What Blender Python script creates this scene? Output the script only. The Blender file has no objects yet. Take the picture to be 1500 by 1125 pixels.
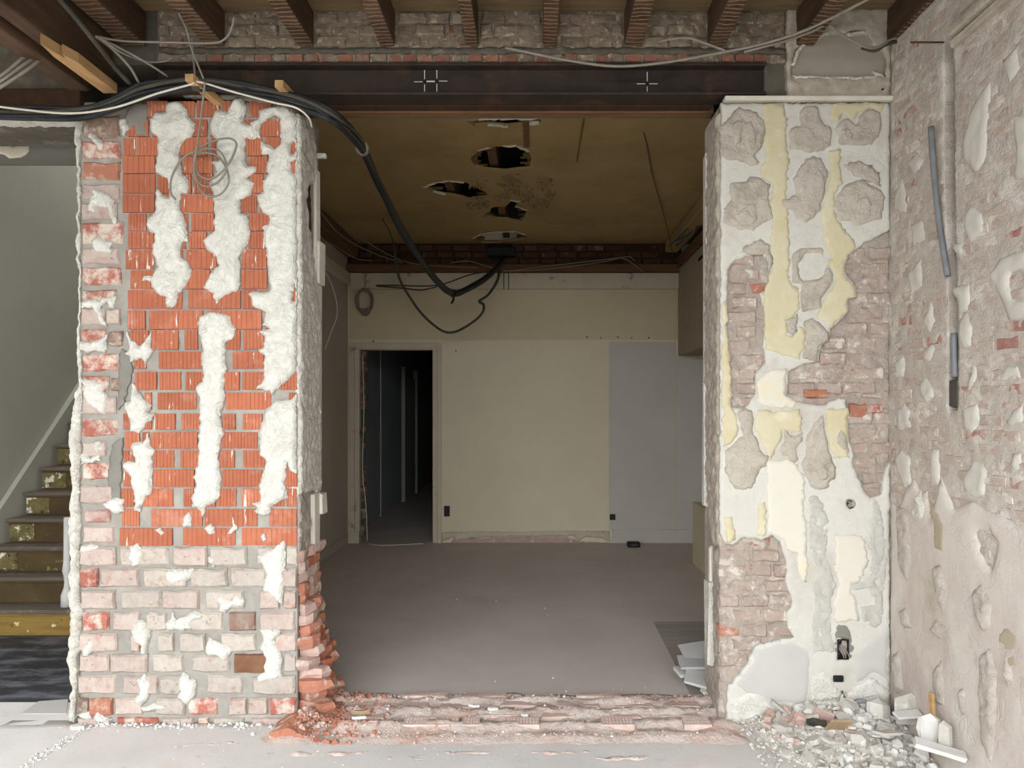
import bpy, math, random
import numpy as np
from mathutils import Vector, Matrix, noise, geometry
random.seed(7); rng = np.random.default_rng(7)
SC = bpy.context.scene; COL = SC.collection

# ------------------------------------------------------------------ camera
F, VX, VY, H = 1080.0, 785.0, 600.0, 1.5      # focal length and vanishing point in pixels, eye height
cam_data = bpy.data.cameras.new('camera'); cam = bpy.data.objects.new('camera', cam_data); COL.objects.link(cam)
cam.location = (0, 0, H); cam.rotation_euler = (math.pi/2, 0, 0)
cam_data.sensor_fit = 'HORIZONTAL'; cam_data.sensor_width = 36; cam_data.lens = 36*F/1500
cam_data.shift_x = -(VX-750)/1500; cam_data.shift_y = (VY-562.5)/1500
cam_data.clip_start = 0.02
SC.camera = cam
# ------------------------------------------------------------------ world: overcast sky seen through the open shop front behind the camera
world = bpy.data.worlds.new('overcast_sky'); SC.world = world; world.use_nodes = True
bg = world.node_tree.nodes['Background']; bg.inputs[0].default_value = (0.93, 0.97, 1.0, 1); bg.inputs[1].default_value = 10.2
FAC_Y = -0.45; OPX0, OPX1, OPZ0, OPZ1 = -4.1, 1.6, 0.05, 3.2
pl = bpy.data.lights.new('shopfront_portal', 'AREA'); pl.shape = 'RECTANGLE'; pl.size = OPX1-OPX0; pl.size_y = OPZ1-OPZ0
pl.cycles.is_portal = True
po = bpy.data.objects.new('shopfront_portal', pl); COL.objects.link(po)
po.location = ((OPX0+OPX1)/2, FAC_Y-0.12, (OPZ0+OPZ1)/2); po.rotation_euler = (math.pi/2, 0, 0)
sp = bpy.data.lights.new('stair_fill_portal', 'AREA'); sp.shape = 'RECTANGLE'; sp.size = 1.2; sp.size_y = 1.6; sp.cycles.is_portal = True  # sky portal for the added roof opening that brightens the stair hall
so = bpy.data.objects.new('stair_fill_portal', sp); COL.objects.link(so); so.location = (-3.05, 6.5, 5.52)
SC.view_settings.view_transform = 'Standard'; SC.view_settings.look = 'None'
SC.view_settings.exposure = 0.0; SC.view_settings.gamma = 1.0; SC.view_settings.use_curve_mapping = False

# ------------------------------------------------------------------ key depths (metres from the camera)
DF, DW, DB = 3.52, 3.87, 8.31       # front of the piers, back of the piers, back wall of the rear room
XR = 1.695                          # right side wall
XLP0, XLP1 = -2.18, -1.141          # left pier
XRP = 0.887                         # right pier starts
CEIL = 3.40; RCEIL = 3.37
PM = F/DF
def W(px, py, D): return ((px-VX)*D/F, D, H-(py-VY)*D/F)
def fp(px, py, D=DF): return ((px-VX)*D/F, H-(py-VY)*D/F)
def sidep(px, py, X=XR):
    D = X*F/(px-VX); return (D, H-(py-VY)*D/F)
def ceilp(px, py, Z=RCEIL):
    D = (Z-H)*F/(VY-py); return ((px-VX)*D/F, D)
def floorp(px, py, Z=0.0):
    D = (H-Z)*F/(py-VY); return ((px-VX)*D/F, D)

# ------------------------------------------------------------------ materials
def C(hx):
    hx = hx.lstrip('#'); r = []
    for i in (0, 2, 4):
        c = int(hx[i:i+2], 16)/255; r.append(c/12.92 if c <= .04045 else ((c+.055)/1.055)**2.4)
    return (*r, 1)
MATS = {}
def M(name, c1, c2=None, scale=6, lo=.35, hi=.65, rough=.9, bump=.25, bscale=70, rnd=.0, c3=None, s3=3, lo3=.55, hi3=.6,
      stretch=(1, 1, 1), stretch3=(1, 1, 1), metal=0, detail=8, c4=None, s4=40, lo4=.6, hi4=.62, dist3=0.0, stretch4=(1,1,1), bdist=.004, crease=0, cscale=9, cw=.035):
    m = bpy.data.materials.new(name); m.use_nodes = True; nt = m.node_tree; N = nt.nodes; L = nt.links
    b = N['Principled BSDF']; b.inputs['Roughness'].default_value = rough; b.inputs['Metallic'].default_value = metal
    b.inputs['Specular IOR Level'].default_value = .25
    geo = N.new('ShaderNodeNewGeometry'); oi = N.new('ShaderNodeObjectInfo')
    off = N.new('ShaderNodeVectorMath'); off.operation = 'SCALE'; off.inputs[0].default_value = (13.1, 7.7, 5.3)
    L.new(oi.outputs['Random'], off.inputs['Scale'])
    add = N.new('ShaderNodeVectorMath'); add.operation = 'ADD'
    L.new(geo.outputs['Position'], add.inputs[0])
    if rnd > 0: L.new(off.outputs[0], add.inputs[1])
    def nz(sc, st, dist=0, det=detail):
        mp = N.new('ShaderNodeMapping'); mp.inputs['Scale'].default_value = st; L.new(add.outputs[0], mp.inputs['Vector'])
        t = N.new('ShaderNodeTexNoise'); t.inputs['Scale'].default_value = sc; t.inputs['Detail'].default_value = det
        t.inputs['Roughness'].default_value = .66; t.inputs['Distortion'].default_value = dist
        L.new(mp.outputs[0], t.inputs['Vector']); return t.outputs['Fac']
    def ramp(fac, lo, hi):
        r = N.new('ShaderNodeMapRange'); r.inputs['From Min'].default_value = lo; r.inputs['From Max'].default_value = hi
        L.new(fac, r.inputs['Value']); return r.outputs[0]
    def mix(f, a, bb):
        x = N.new('ShaderNodeMix'); x.data_type = 'RGBA'; L.new(f, x.inputs['Factor'])
        if isinstance(a, tuple): x.inputs['A'].default_value = a
        else: L.new(a, x.inputs['A'])
        if isinstance(bb, tuple): x.inputs['B'].default_value = bb
        else: L.new(bb, x.inputs['B'])
        return x.outputs['Result']
    col = C(c1)
    if c2: col = mix(ramp(nz(scale, stretch), lo, hi), col, C(c2))
    if c3: col = mix(ramp(nz(s3, stretch3, dist3), lo3, hi3), col, C(c3))
    if c4: col = mix(ramp(nz(s4, stretch4), lo4, hi4), col, C(c4))
    if rnd > 0:
        hs = N.new('ShaderNodeHueSaturation')
        rr = N.new('ShaderNodeMapRange'); rr.inputs['To Min'].default_value = 1-rnd; rr.inputs['To Max'].default_value = 1+rnd*.7
        L.new(oi.outputs['Random'], rr.inputs['Value']); L.new(rr.outputs[0], hs.inputs['Value'])
        if isinstance(col, tuple): hs.inputs['Color'].default_value = col
        else: L.new(col, hs.inputs['Color'])
        col = hs.outputs[0]
    if isinstance(col, tuple): b.inputs['Base Color'].default_value = col
    else: L.new(col, b.inputs['Base Color'])
    if bump > 0:
        bp = N.new('ShaderNodeBump'); bp.inputs['Strength'].default_value = bump; bp.inputs['Distance'].default_value = bdist
        hgt = nz(bscale, stretch, 0, 6)
        if crease > 0:      # thin creases and trowel edges
            tot = hgt
            for cs_, k in ((cscale, 1.0), (cscale*2.3, .6)):
                sb_ = N.new('ShaderNodeMath'); sb_.operation = 'SUBTRACT'; L.new(nz(cs_, (1, 1, 1), .6, 3), sb_.inputs[0]); sb_.inputs[1].default_value = .5
                ab_ = N.new('ShaderNodeMath'); ab_.operation = 'ABSOLUTE'; L.new(sb_.outputs[0], ab_.inputs[0])
                rr_ = ramp(ab_.outputs[0], 0, cw)
                ml_ = N.new('ShaderNodeMath'); ml_.operation = 'MULTIPLY_ADD'; L.new(rr_, ml_.inputs[0]); ml_.inputs[1].default_value = crease*k; L.new(tot, ml_.inputs[2]); tot = ml_.outputs[0]
            hgt = tot
        L.new(hgt, bp.inputs['Height']); L.new(bp.outputs[0], b.inputs['Normal'])
    MATS[name] = m; return m

M('white_plaster', 'D6D4CC', 'C8C5BC', 9, bump=.55, bscale=45, crease=1.3, cscale=11, bdist=.005, c3='BFBAAE', s3=5, lo3=.56, hi3=.75)
M('white_edge', 'D6D2C9', 'BDB8AC', 14, bump=.6, bscale=60, crease=1.2, cscale=14, bdist=.005)
M('mortar', '9C9890', '89847C', 10, bump=.6, bscale=90, c3='B0ABA2', s3=5, lo3=.52, hi3=.7)
M('cement_smear', '86837C', '7A766E', 6, bump=.3, bscale=60)
M('ribbed_red', 'B06C50', 'A46048', 5, bump=.25, bscale=120, rnd=.12, c3='BC8470', s3=7, lo3=.55, hi3=.7,
  c4='DDD8CE', s4=16, lo4=.63, hi4=.66, stretch4=(3.2, 1, .45))
M('old_brick', 'B29E95', 'BDB0A6', 22, bump=.9, crease=.2, cscale=24, bscale=60, rnd=.12, c3='AE8070', s3=14, lo3=.55, hi3=.72, c4='8E8378', s4=45, lo4=.6, hi4=.66)
M('old_brick_red', 'A9685A', '9A5A4E', 14, bump=.8, bscale=60, rnd=.12, c3='C9BBAD', s3=18, lo3=.42, hi3=.6, c4='857A70', s4=40, lo4=.58, hi4=.68)
M('old_brick_pale', 'BBB2A7', 'ADA399', 25, bump=.9, crease=.2, cscale=24, bscale=60, rnd=.08, c3='A99486', s3=20, lo3=.58, hi3=.66, c4='93887A', s4=55, lo4=.6, hi4=.66)
M('brown_brick', '6E4C38', '7E5D46', 14, bump=.4)
M('dark_brick', '77564B', '8A7B6F', 18, bump=.9, bscale=50, rnd=.2, c3='A89C8C', s3=12, lo3=.5, hi3=.6)
M('sooty_brick', '5E4435', '4E382C', 10, bump=.7, bscale=50, rnd=.18, c3='7C6A58', s3=7, lo3=.6, hi3=.68)
M('header_brick', '8E6452', '7C5648', 14, bump=.7, bscale=60, rnd=.2, c3='857B70', s3=10, lo3=.55, hi3=.62)
M('lime_brick', '8C7F6E', '6E6154', 16, bump=1.0, bscale=45, rnd=.16, c3='6E4638', s3=9, lo3=.6, hi3=.66, c4='A79C8A', s4=24, lo4=.56, hi4=.62)
M('masonry', 'ADA196', '9B8E83', 14, bump=.8, crease=.3, cscale=12, bscale=50, c3='C3BAAE', s3=7, lo3=.52, hi3=.62, c4='9E7668', s4=11, lo4=.63, hi4=.68, bdist=.008)
M('masonry_brick', 'B0A297', '9F8C80', 14, bump=.8, crease=.25, cscale=14, bscale=50, rnd=.1, c3='AE8676', s3=10, lo3=.58, hi3=.74, c4='C9C1B6', s4=18, lo4=.55, hi4=.62, bdist=.006)
M('red_exposed', 'A8705A', '9C6652', 16, bump=.8, rnd=.12, c3='BFA999', s3=16, lo3=.5, hi3=.68)
M('wash_brick', 'B5A89D', 'AA978B', 13, bump=.75, crease=.2, cscale=11, bscale=55, rnd=.08, c3='CAC3B8', s3=7, lo3=.5, hi3=.6, c4='9E6A5E', s4=9, lo4=.6, hi4=.7, bdist=.006)
M('wash_mortar', 'BDB5AA', 'AEA398', 11, bump=.8, crease=.22, cscale=10, bscale=55, c3='CBC3B9', s3=7, lo3=.52, hi3=.62, bdist=.008)
M('wash_red', '9C6A60', 'AA857B', 14, bump=.8, rnd=.1, c3='BDAEA3', s3=12, lo3=.45, hi3=.62)
M('grey_skim', 'B9B4AB', 'C3BEB5', 7, bump=.2, bscale=30, rough=.8)
M('pink_plaster', 'C2B8AF', 'C6BFB5', 3, bump=.4, bscale=40, crease=1.0, cscale=5, cw=.02, c3='B3A59D', s3=2.2, lo3=.45, hi3=.6, stretch3=(1, 1, .5), c4='ADA594', s4=4, lo4=.58, hi4=.68)
M('scar', 'B8AFA5', 'A59C91', 20, bump=.7, crease=.25, cscale=20, bscale=60, bdist=.008)
M('tan_plaster', 'A89C86', '9E9280', 8, bump=.2)
M('base_plaster', 'C2BEB5', 'C8C5BD', 5, bump=.35, bscale=50, crease=1.0, cscale=5, cw=.015, c3='B9B4A9', s3=3, lo3=.5, hi3=.65)
M('yellow_paint', 'C9C0A6', 'C1B693', 6, bump=.35, bscale=60, c3='D0CAB2', s3=4, lo3=.55, hi3=.68, c4='A99A6C', s4=90, lo4=.66, hi4=.69)
M('cream_paint', 'CEC8B7', 'D0CCC0', 5, bump=.2, c3='D8C8A8', s3=3, lo3=.58, hi3=.7)
M('peach_paint', 'CFCABF', 'CDC5B7', 4, bump=.2, c3='DCC4B0', s3=5, lo3=.6, hi3=.7)
M('dab', 'AFA699', 'BBB3A7', 6, bump=.5, bscale=55, crease=1.2, cscale=10, bdist=.005, c3='A39A8D', s3=9, lo3=.5, hi3=.64)
M('dab_light', 'B3AFA7', 'BDBAB3', 9, bump=.6, bscale=70, crease=.45, cscale=16, bdist=.004, c3='AFA99D', s3=14, lo3=.52, hi3=.66)
M('smooth_grey', 'B4B1AC', 'BAB8B3', 4, bump=.12, rough=.8)
M('socket_black', '17171A', '24242A', 30, rough=.5, bump=0)
M('hole_brown', '3C241C', '55362A', 40, bump=.3)
M('joist_wood', '574433', '463426', 5, bump=.5, bscale=40, stretch=(6, .6, 6), rnd=.12, c3='3E2A1E', s3=3, lo3=.5, hi3=.7)
M('dark_wood', '45301F', '35241A', 5, bump=.4, bscale=40, stretch=(4, .6, 4), rnd=.1)
M('plank_wood', '7C694E', '69563D', 5, bump=.3, stretch=(.5, 6, 4), rnd=.12)
M('fresh_wood', 'B7946A', 'A27F54', 8, bump=.3, stretch=(5, .8, 5))
M('strip_wood', '795B40', '624630', 5, bump=.4, stretch=(.5, 6, 6), rnd=.1)
M('steel', '3E332C', '2E2723', 6, rough=.6, bump=.35, bscale=60, metal=.25, c3='5A4030', s3=4, lo3=.55, hi3=.7)
M('concrete_dust', '625C52', '524C43', 9, bump=.7, c3='777065', s3=5, lo3=.55, hi3=.65)
M('niche_grey', '9E958A', '948B80', 5, bump=.1)
M('rough_trim', 'B3AA9C', '9A9082', 16, bump=.9, bscale=60)
M('white_trim', 'D8D3C6', 'C9C2B3', 9, bump=.2, rough=.6)
M('room_ceiling', 'A88F62', '9C845A', 2.5, bump=.15, bscale=10, c3='8E754D', s3=1.2, lo3=.5, hi3=.7)
M('room_cream', 'DED3B9', 'D8CDB3', 1.5, bump=.06, bscale=20, rough=.75)
M('room_upper', 'CFC1A2', 'C8BA9C', 1.5, bump=.06, rough=.75)
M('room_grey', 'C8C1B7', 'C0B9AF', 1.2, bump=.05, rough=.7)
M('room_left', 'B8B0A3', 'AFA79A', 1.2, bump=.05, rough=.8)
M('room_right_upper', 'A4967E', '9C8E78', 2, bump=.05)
M('tan_board', 'CFC3A5', 'C6BA9D', 2, bump=.05)
M('white_rail', 'CEC4AE', 'C4BAA4', 4, bump=.25, c3='8D7B61', s3=5, lo3=.6, hi3=.7, stretch3=(1, 1, 1))
M('broken_base', 'CFC6B2', 'BFB5A2', 9, bump=.6, c3='A57865', s3=10, lo3=.6, hi3=.68)
M('room_floor', 'C9C0B9', 'C0B6AF', 1.6, bump=.15, bscale=60, rough=.75, c3='CDC1BA', s3=1.1, lo3=.5, hi3=.7, c4='DAD4CE', s4=28, lo4=.7, hi4=.74)
M('hatch_board', 'ACA39B', '9C928A', 3, bump=.3, stretch=(.6, 5, 5))
M('front_floor', 'D6D2CF', 'CCC8C5', 2.5, bump=.25, bscale=50, rough=.85, c3='D0BFB6', s3=1.4, lo3=.52, hi3=.7, c4='B4B0AC', s4=9, lo4=.6, hi4=.7)
M('threshold', 'C9B5AB', 'D0C3BB', 8, bump=1.0, bscale=60, c3='C8A698', s3=3, lo3=.5, hi3=.66, c4='CFC6BE', s4=16, lo4=.6, hi4=.68, bdist=.008)
M('threshold_brick', 'C4A89D', 'CAB6AD', 14, bump=.7, rnd=.1, c3='CFC2B8', s3=9, lo3=.55, hi3=.65)
M('hall_black', '2C2D31', '3A3B40', 4, bump=.4, rough=.6, c3='6F7076', s3=5, lo3=.46, hi3=.66, stretch3=(.8, 2.2, 1), c4='9A9A9C', s4=22, lo4=.66, hi4=.72, stretch4=(.6, 2, 1))
M('hall_wall', 'ABA79B', 'A5A195', 1.5, bump=.04, rough=.8)
M('hall_band', 'C2BDB0', 'BBB6A9', 4, bump=.05)
M('hall_lintel', '7E7D74', '77766D', 3, bump=.15)
M('cream_flake', 'D2CBB5', 'C9C1AB', 6, bump=.3)
M('stair_tread', '6E6459', '5D5349', 6, bump=.3, stretch=(.6, 3, 3), c3='8D8478', s3=8, lo3=.58, hi3=.68)
M('stair_riser', '5A4A30', '4C3E29', 5, bump=.4, c3='8E7F50', s3=6, lo3=.62, hi3=.66, c4='D8D2C0', s4=7, lo4=.67, hi4=.69)
M('stair_patch', '7E7348', '5F5638', 14, bump=.5, c3='D9D3BF', s3=12, lo3=.55, hi3=.58, c4='3E3324', s4=14, lo4=.6, hi4=.63)
M('stair_gold', '9A7E42', '826735', 8, bump=.6, stretch=(.5, 4, 4), c3='D9CBA0', s3=9, lo3=.63, hi3=.66, c4='5A421C', s4=12, lo4=.6, hi4=.66)
M('corr_panel', 'A4A8A8', '9CA0A0', 2, bump=.05)
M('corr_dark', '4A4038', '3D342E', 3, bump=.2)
M('corr_red', '5A3326', '46281E', 5, bump=.2)
M('door_white', 'B5B3AA', 'A9A79E', 3, bump=.05, rough=.6)
M('cable_black', '1D1E20', '2A2B2D', 20, rough=.55, bump=0)
M('cable_grey', '8B857A', '7D776C', 20, rough=.6, bump=0)
M('cable_dark', '4A463F', '3E3A34', 20, rough=.6, bump=0)
M('cable_white', 'CFCABB', 'C4BFB0', 20, rough=.6, bump=0)
M('cable_blue', '6E7891', '5F6980', 20, rough=.5, bump=0)
M('pipe_grey', '7B7C7E', '6C6D6F', 12, rough=.45, bump=.1)
M('iron', '4A382C', '35281F', 30, rough=.7, bump=.4)
M('frag_grey', 'C3BEB6', 'B4AEA5', 14, bump=.6, rnd=.12, c3='D3CFC8', s3=20, lo3=.55, hi3=.62)
M('frag_white', 'D3D1CD', 'C9C7C2', 10, bump=.3, rnd=.05)
M('frag_pink', 'BFA69B', 'B3968A', 14, bump=.7, rnd=.12, c3='CFC4BC', s3=16, lo3=.58, hi3=.66)
M('frag_red', 'B37C66', 'A86E58', 14, bump=.8, rnd=.14, c3='BDAFA4', s3=16, lo3=.55, hi3=.62)
M('frag_brown', 'A99478', '9C876A', 9, bump=.4)
M('board_face', 'B8B6B3', 'AEACA9', 5, bump=.1, rnd=.05)
M('street', '8E8C88', '86847F', 3, bump=.1)
M('shell', 'C0B8AC', 'B6AEA2', 3, bump=.1)
M('rose', '8E7A52', '6E5C3C', 30, bump=.6)
M('chase', '5E544B', '4A4139', 12, bump=.8, bscale=50, c3='8A5A4A', s3=6, lo3=.52, hi3=.6)
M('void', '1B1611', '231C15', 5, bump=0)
M('lath', '7A6244', '5E4A33', 12, bump=.3, rnd=.15)

# ------------------------------------------------------------------ object helpers
WOFF = {}
def link(o, parent=None, kind=None, label=None, cat=None, group=None):
    COL.objects.link(o)
    if parent is not None: o.parent = parent
    if kind: o['kind'] = kind
    if label: o['label'] = label
    if cat: o['category'] = cat
    if group: o['group'] = group
    return o
def wof(parent): return WOFF.get(parent.name, Vector((0, 0, 0))) if parent is not None else Vector((0, 0, 0))
def mk(name, verts, faces, mat, parent=None, loc=None, smooth=False, **kw):
    """verts in world coordinates; loc = where the origin goes"""
    off = Vector(loc) if loc is not None else wof(parent)
    me = bpy.data.meshes.new(name)
    me.from_pydata([tuple(Vector(v)-off) for v in verts], [], faces)
    me.materials.append(MATS[mat])
    if smooth: me.polygons.foreach_set('use_smooth', [True]*len(me.polygons))
    me.update()
    o = bpy.data.objects.new(name, me)
    o.location = off - wof(parent)
    link(o, parent, **kw); WOFF[o.name] = off
    return o
def empty(name, loc, label, cat, group=None, kind=None):
    o = bpy.data.objects.new(name, None); o.location = loc; o.empty_display_size = .1
    link(o, None, kind, label, cat, group); WOFF[o.name] = Vector(loc); return o
class MB:
    def __init__(s): s.v = []; s.f = []
    def add(s, v, f):
        n = len(s.v); s.v += [tuple(a) for a in v]; s.f += [[i+n for i in q] for q in f]; return s
    def box(s, x0, x1, y0, y1, z0, z1, rough=0, bev=0.0):
        if bev > 0:
            b = bev; v = []
            for (sx, sy, sz) in [(a, c, d) for a in (0, 1) for c in (0, 1) for d in (0, 1)]:
                X = (x0, x1)[sx]; Y = (y0, y1)[sy]; Z = (z0, z1)[sz]; ix = b*(1-2*sx); iy = b*(1-2*sy); iz = b*(1-2*sz)
                v += [(X, Y+iy, Z+iz), (X+ix, Y, Z+iz), (X+ix, Y+iy, Z)]
            def I(sx, sy, sz, k): return (sx*4+sy*2+sz)*3+k
            f = []
            for k in (0, 1): 
                q = [I(k, 0, 0, 0), I(k, 1, 0, 0), I(k, 1, 1, 0), I(k, 0, 1, 0)]; f.append(q if k else q[::-1])
                q = [I(0, k, 0, 1), I(1, k, 0, 1), I(1, k, 1, 1), I(0, k, 1, 1)]; f.append(q[::-1] if k else q)
                q = [I(0, 0, k, 2), I(1, 0, k, 2), I(1, 1, k, 2), I(0, 1, k, 2)]; f.append(q if k else q[::-1])
            for a in (0, 1):
                for c in (0, 1):
                    f.append([I(a, c, 0, 0), I(a, c, 0, 1), I(a, c, 1, 1), I(a, c, 1, 0)])
                    f.append([I(a, 0, c, 0), I(a, 0, c, 2), I(a, 1, c, 2), I(a, 1, c, 0)])
                    f.append([I(0, a, c, 1), I(0, a, c, 2), I(1, a, c, 2), I(1, a, c, 1)])
            for a in (0, 1):
                for c in (0, 1):
                    for d in (0, 1): f.append([I(a, c, d, 0), I(a, c, d, 1), I(a, c, d, 2)])
            if rough: v = [(p[0]+random.uniform(-rough, rough), p[1]+random.uniform(-rough, rough), p[2]+random.uniform(-rough, rough)) for p in v]
            return s.add(v, f)
        v = [(x, y, z) for x in (x0, x1) for y in (y0, y1) for z in (z0, z1)]
        if rough: v = [(p[0]+random.uniform(-rough, rough), p[1]+random.uniform(-rough, rough), p[2]+random.uniform(-rough, rough)) for p in v]
        return s.add(v, [[0, 1, 3, 2], [4, 6, 7, 5], [0, 4, 5, 1], [2, 3, 7, 6], [0, 2, 6, 4], [1, 5, 7, 3]])
    def tube(s, pts, r, n=7, cap=True, sub=5):
        P = catmull([Vector(p) for p in pts], sub); rings = []
        up = None
        for i, p in enumerate(P):
            d = (P[min(i+1, len(P)-1)]-P[max(i-1, 0)]).normalized()
            if up is None: up = d.orthogonal().normalized()
            up = (up - d*up.dot(d)).normalized(); sd = d.cross(up)
            rr = r(i/(len(P)-1)) if callable(r) else r
            rings.append([p + (up*math.cos(2*math.pi*k/n)+sd*math.sin(2*math.pi*k/n))*rr for k in range(n)])
        v = [q for g in rings for q in g]; f = []
        for i in range(len(P)-1):
            for k in range(n): f.append([i*n+k, i*n+(k+1) % n, (i+1)*n+(k+1) % n, (i+1)*n+k])
        if cap: f += [list(range(n))[::-1], [(len(P)-1)*n+k for k in range(n)]]
        return s.add(v, f)
    def make(s, name, mat, parent=None, loc=None, smooth=False, **kw):
        if loc == 'base':
            a = np.array(s.v); loc = (a[:, 0].mean(), a[:, 1].mean(), a[:, 2].min())
        return mk(name, s.v, s.f, mat, parent, loc, smooth, **kw)
def catmull(P, sub):
    if len(P) < 3 or sub <= 1: return P
    Q = [P[0]*2-P[1]]+P+[P[-1]*2-P[-2]]; out = []
    for i in range(1, len(Q)-2):
        a, b, c, d = Q[i-1:i+3]
        for k in range(sub):
            t = k/sub
            out.append(.5*((2*b)+(c-a)*t+(2*a-5*b+4*c-d)*t*t+(3*b-a-3*c+d)*t**3))
    out.append(P[-1]); return out

# ---- patch: a flake / coat with its own outline, thickness and lumpy relief, lying on a plane
def front_proj(D): return lambda u, v, h: (u, D-h, v)
def side_proj(X): return lambda u, v, h: (X-h, u, v)           # faces -X
def reveal_proj(X): return lambda u, v, h: (X+h, u, v)         # faces +X
def down_proj(Z): return lambda u, v, h: (u, v, Z-h)
def up_proj(Z): return lambda u, v, h: (u, v, Z+h)
def fr(u, v, s, o=4, seed=0): return noise.fractal(Vector((u*s+seed, v*s-seed*1.7, seed*.37)), 1.0, 2.0, o)
def ragged(poly, step, jit, freq, seed):
    out = []
    n = len(poly)
    for i in range(n):
        a = poly[i]; b = poly[(i+1) % n]; L = math.hypot(b[0]-a[0], b[1]-a[1]); k = max(1, int(L/step+.5))
        for j in range(k):
            t = j/k; u = a[0]+(b[0]-a[0])*t; v = a[1]+(b[1]-a[1])*t
            out.append((u+jit*fr(u, v, freq, 4, seed), v+jit*fr(u, v, freq, 4, seed+31)))
    return out
def inside(poly, P):
    x, y = P[:, 0], P[:, 1]; r = np.zeros(len(P), bool); A = np.array(poly); B = np.roll(A, -1, 0)
    for (x1, y1), (x2, y2) in zip(A, B):
        if y1 == y2: continue
        c = ((y1 > y) != (y2 > y)) & (x < (x2-x1)*(y-y1)/(y2-y1)+x1); r ^= c
    return r
def bdist(polys, P):
    d = np.full(len(P), 1e9)
    for poly in polys:
        A = np.array(poly); B = np.roll(A, -1, 0)
        for a, b in zip(A, B):
            ab = b-a; l2 = (ab**2).sum()+1e-12; t = np.clip(((P-a)@ab)/l2, 0, 1); q = a+t[:, None]*ab
            d = np.minimum(d, np.hypot(*(P-q).T))
    return d
SEED = [0]
def patch(name, outline, proj, mat, parent, t=.01, holes=(), step=.012, jit=.006, jf=28, rough=.003, rs=30, ridge=0.0, ridge_s=18,
          edge=.014, dep=.02, base=.35, smooth=True, hfun=None, **kw):
    SEED[0] += 1; sd = SEED[0]*3.1
    polys = [ragged(outline, step*.8, jit, jf, sd)] + [ragged(h, step*.8, jit, jf, sd+9) for h in holes]
    allp = np.array([p for q in polys for p in q]); lo = allp.min(0); hi = allp.max(0)
    gx = np.arange(lo[0], hi[0], step); gy = np.arange(lo[1], hi[1], step*.87)
    G = np.array([(x+(step/2 if j % 2 else 0), y) for j, y in enumerate(gy) for x in gx]) if len(gx) and len(gy) else np.zeros((0, 2))
    if len(G):
        G = G + rng.uniform(-step*.22, step*.22, G.shape)
        ins = inside(polys[0], G)
        for h in polys[1:]: ins &= ~inside(h, G)
        G = G[ins]
        if len(G): 
            d = bdist(polys, G); G = G[d > step*.4]
    pts = [Vector(p) for q in polys for p in q]; edges = []; n0 = 0
    for q in polys:
        m = len(q); edges += [(n0+i, n0+(i+1) % m) for i in range(m)]; n0 += m
    pts += [Vector(p) for p in G]
    V, E, Fc, *_ = geometry.delaunay_2d_cdt(pts, edges, [], 0, 1e-5)
    VV = np.array([(p[0], p[1]) for p in V]); T = np.array([f for f in Fc if len(f) == 3])
    cen = VV[T].mean(1); ok = inside(polys[0], cen)
    for h in polys[1:]: ok &= ~inside(h, cen)
    T = T[ok]
    used = np.unique(T); mp = -np.ones(len(VV), int); mp[used] = np.arange(len(used)); VV = VV[used]; T = mp[T]
    d = bdist(polys, VV); s = np.clip(d/edge, 0, 1); s = s*s*(3-2*s)
    verts = []
    for (u, v), k in zip(VV, s):
        h = t*(base+(1-base)*k) + rough*fr(u, v, rs, 4, sd)*(.4+.6*k)
        if ridge: h += ridge*k*(1-2.2*abs(noise.noise(Vector((u*ridge_s+sd, v*ridge_s, sd)))) + .5*(1-2.2*abs(noise.noise(Vector((u*ridge_s*2.3, v*ridge_s*2.3+sd, sd))))))
        if hfun: h += hfun(u, v)
        verts.append(proj(u, v, max(h, .0008)))
    faces = [list(map(int, f)) for f in T]
    cnt = {}
    for f in faces:
        for a, b in ((f[0], f[1]), (f[1], f[2]), (f[2], f[0])): cnt[(a, b)] = 1
    # orientation
    f = faces[0]; a, b, c = (Vector(verts[i]) for i in f); up = Vector(proj(0, 0, 1))-Vector(proj(0, 0, 0))
    flip = (b-a).cross(c-a).dot(up) < 0
    bmap = {}
    def bk(i):
        if i not in bmap:
            bmap[i] = len(verts); verts.append(proj(VV[i][0], VV[i][1], -dep))
        return bmap[i]
    sk = []
    for (a, b) in cnt:
        if (b, a) not in cnt: sk.append([b, a, bk(a), bk(b)])
    faces = faces+sk
    if flip: faces = [q[::-1] for q in faces]
    o = mk(name, verts, faces, mat, parent, **kw)
    if smooth:
        n = len(T); o.data.polygons.foreach_set('use_smooth', [i < n for i in range(len(faces))])
    return o
def rect(x0, x1, z0, z1): return [(x0, z0), (x1, z0), (x1, z1), (x0, z1)]
def P2(s):  # "x,y x,y" string of photo pixels
    return [tuple(float(a) for a in q.split(',')) for q in s.split()]

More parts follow.
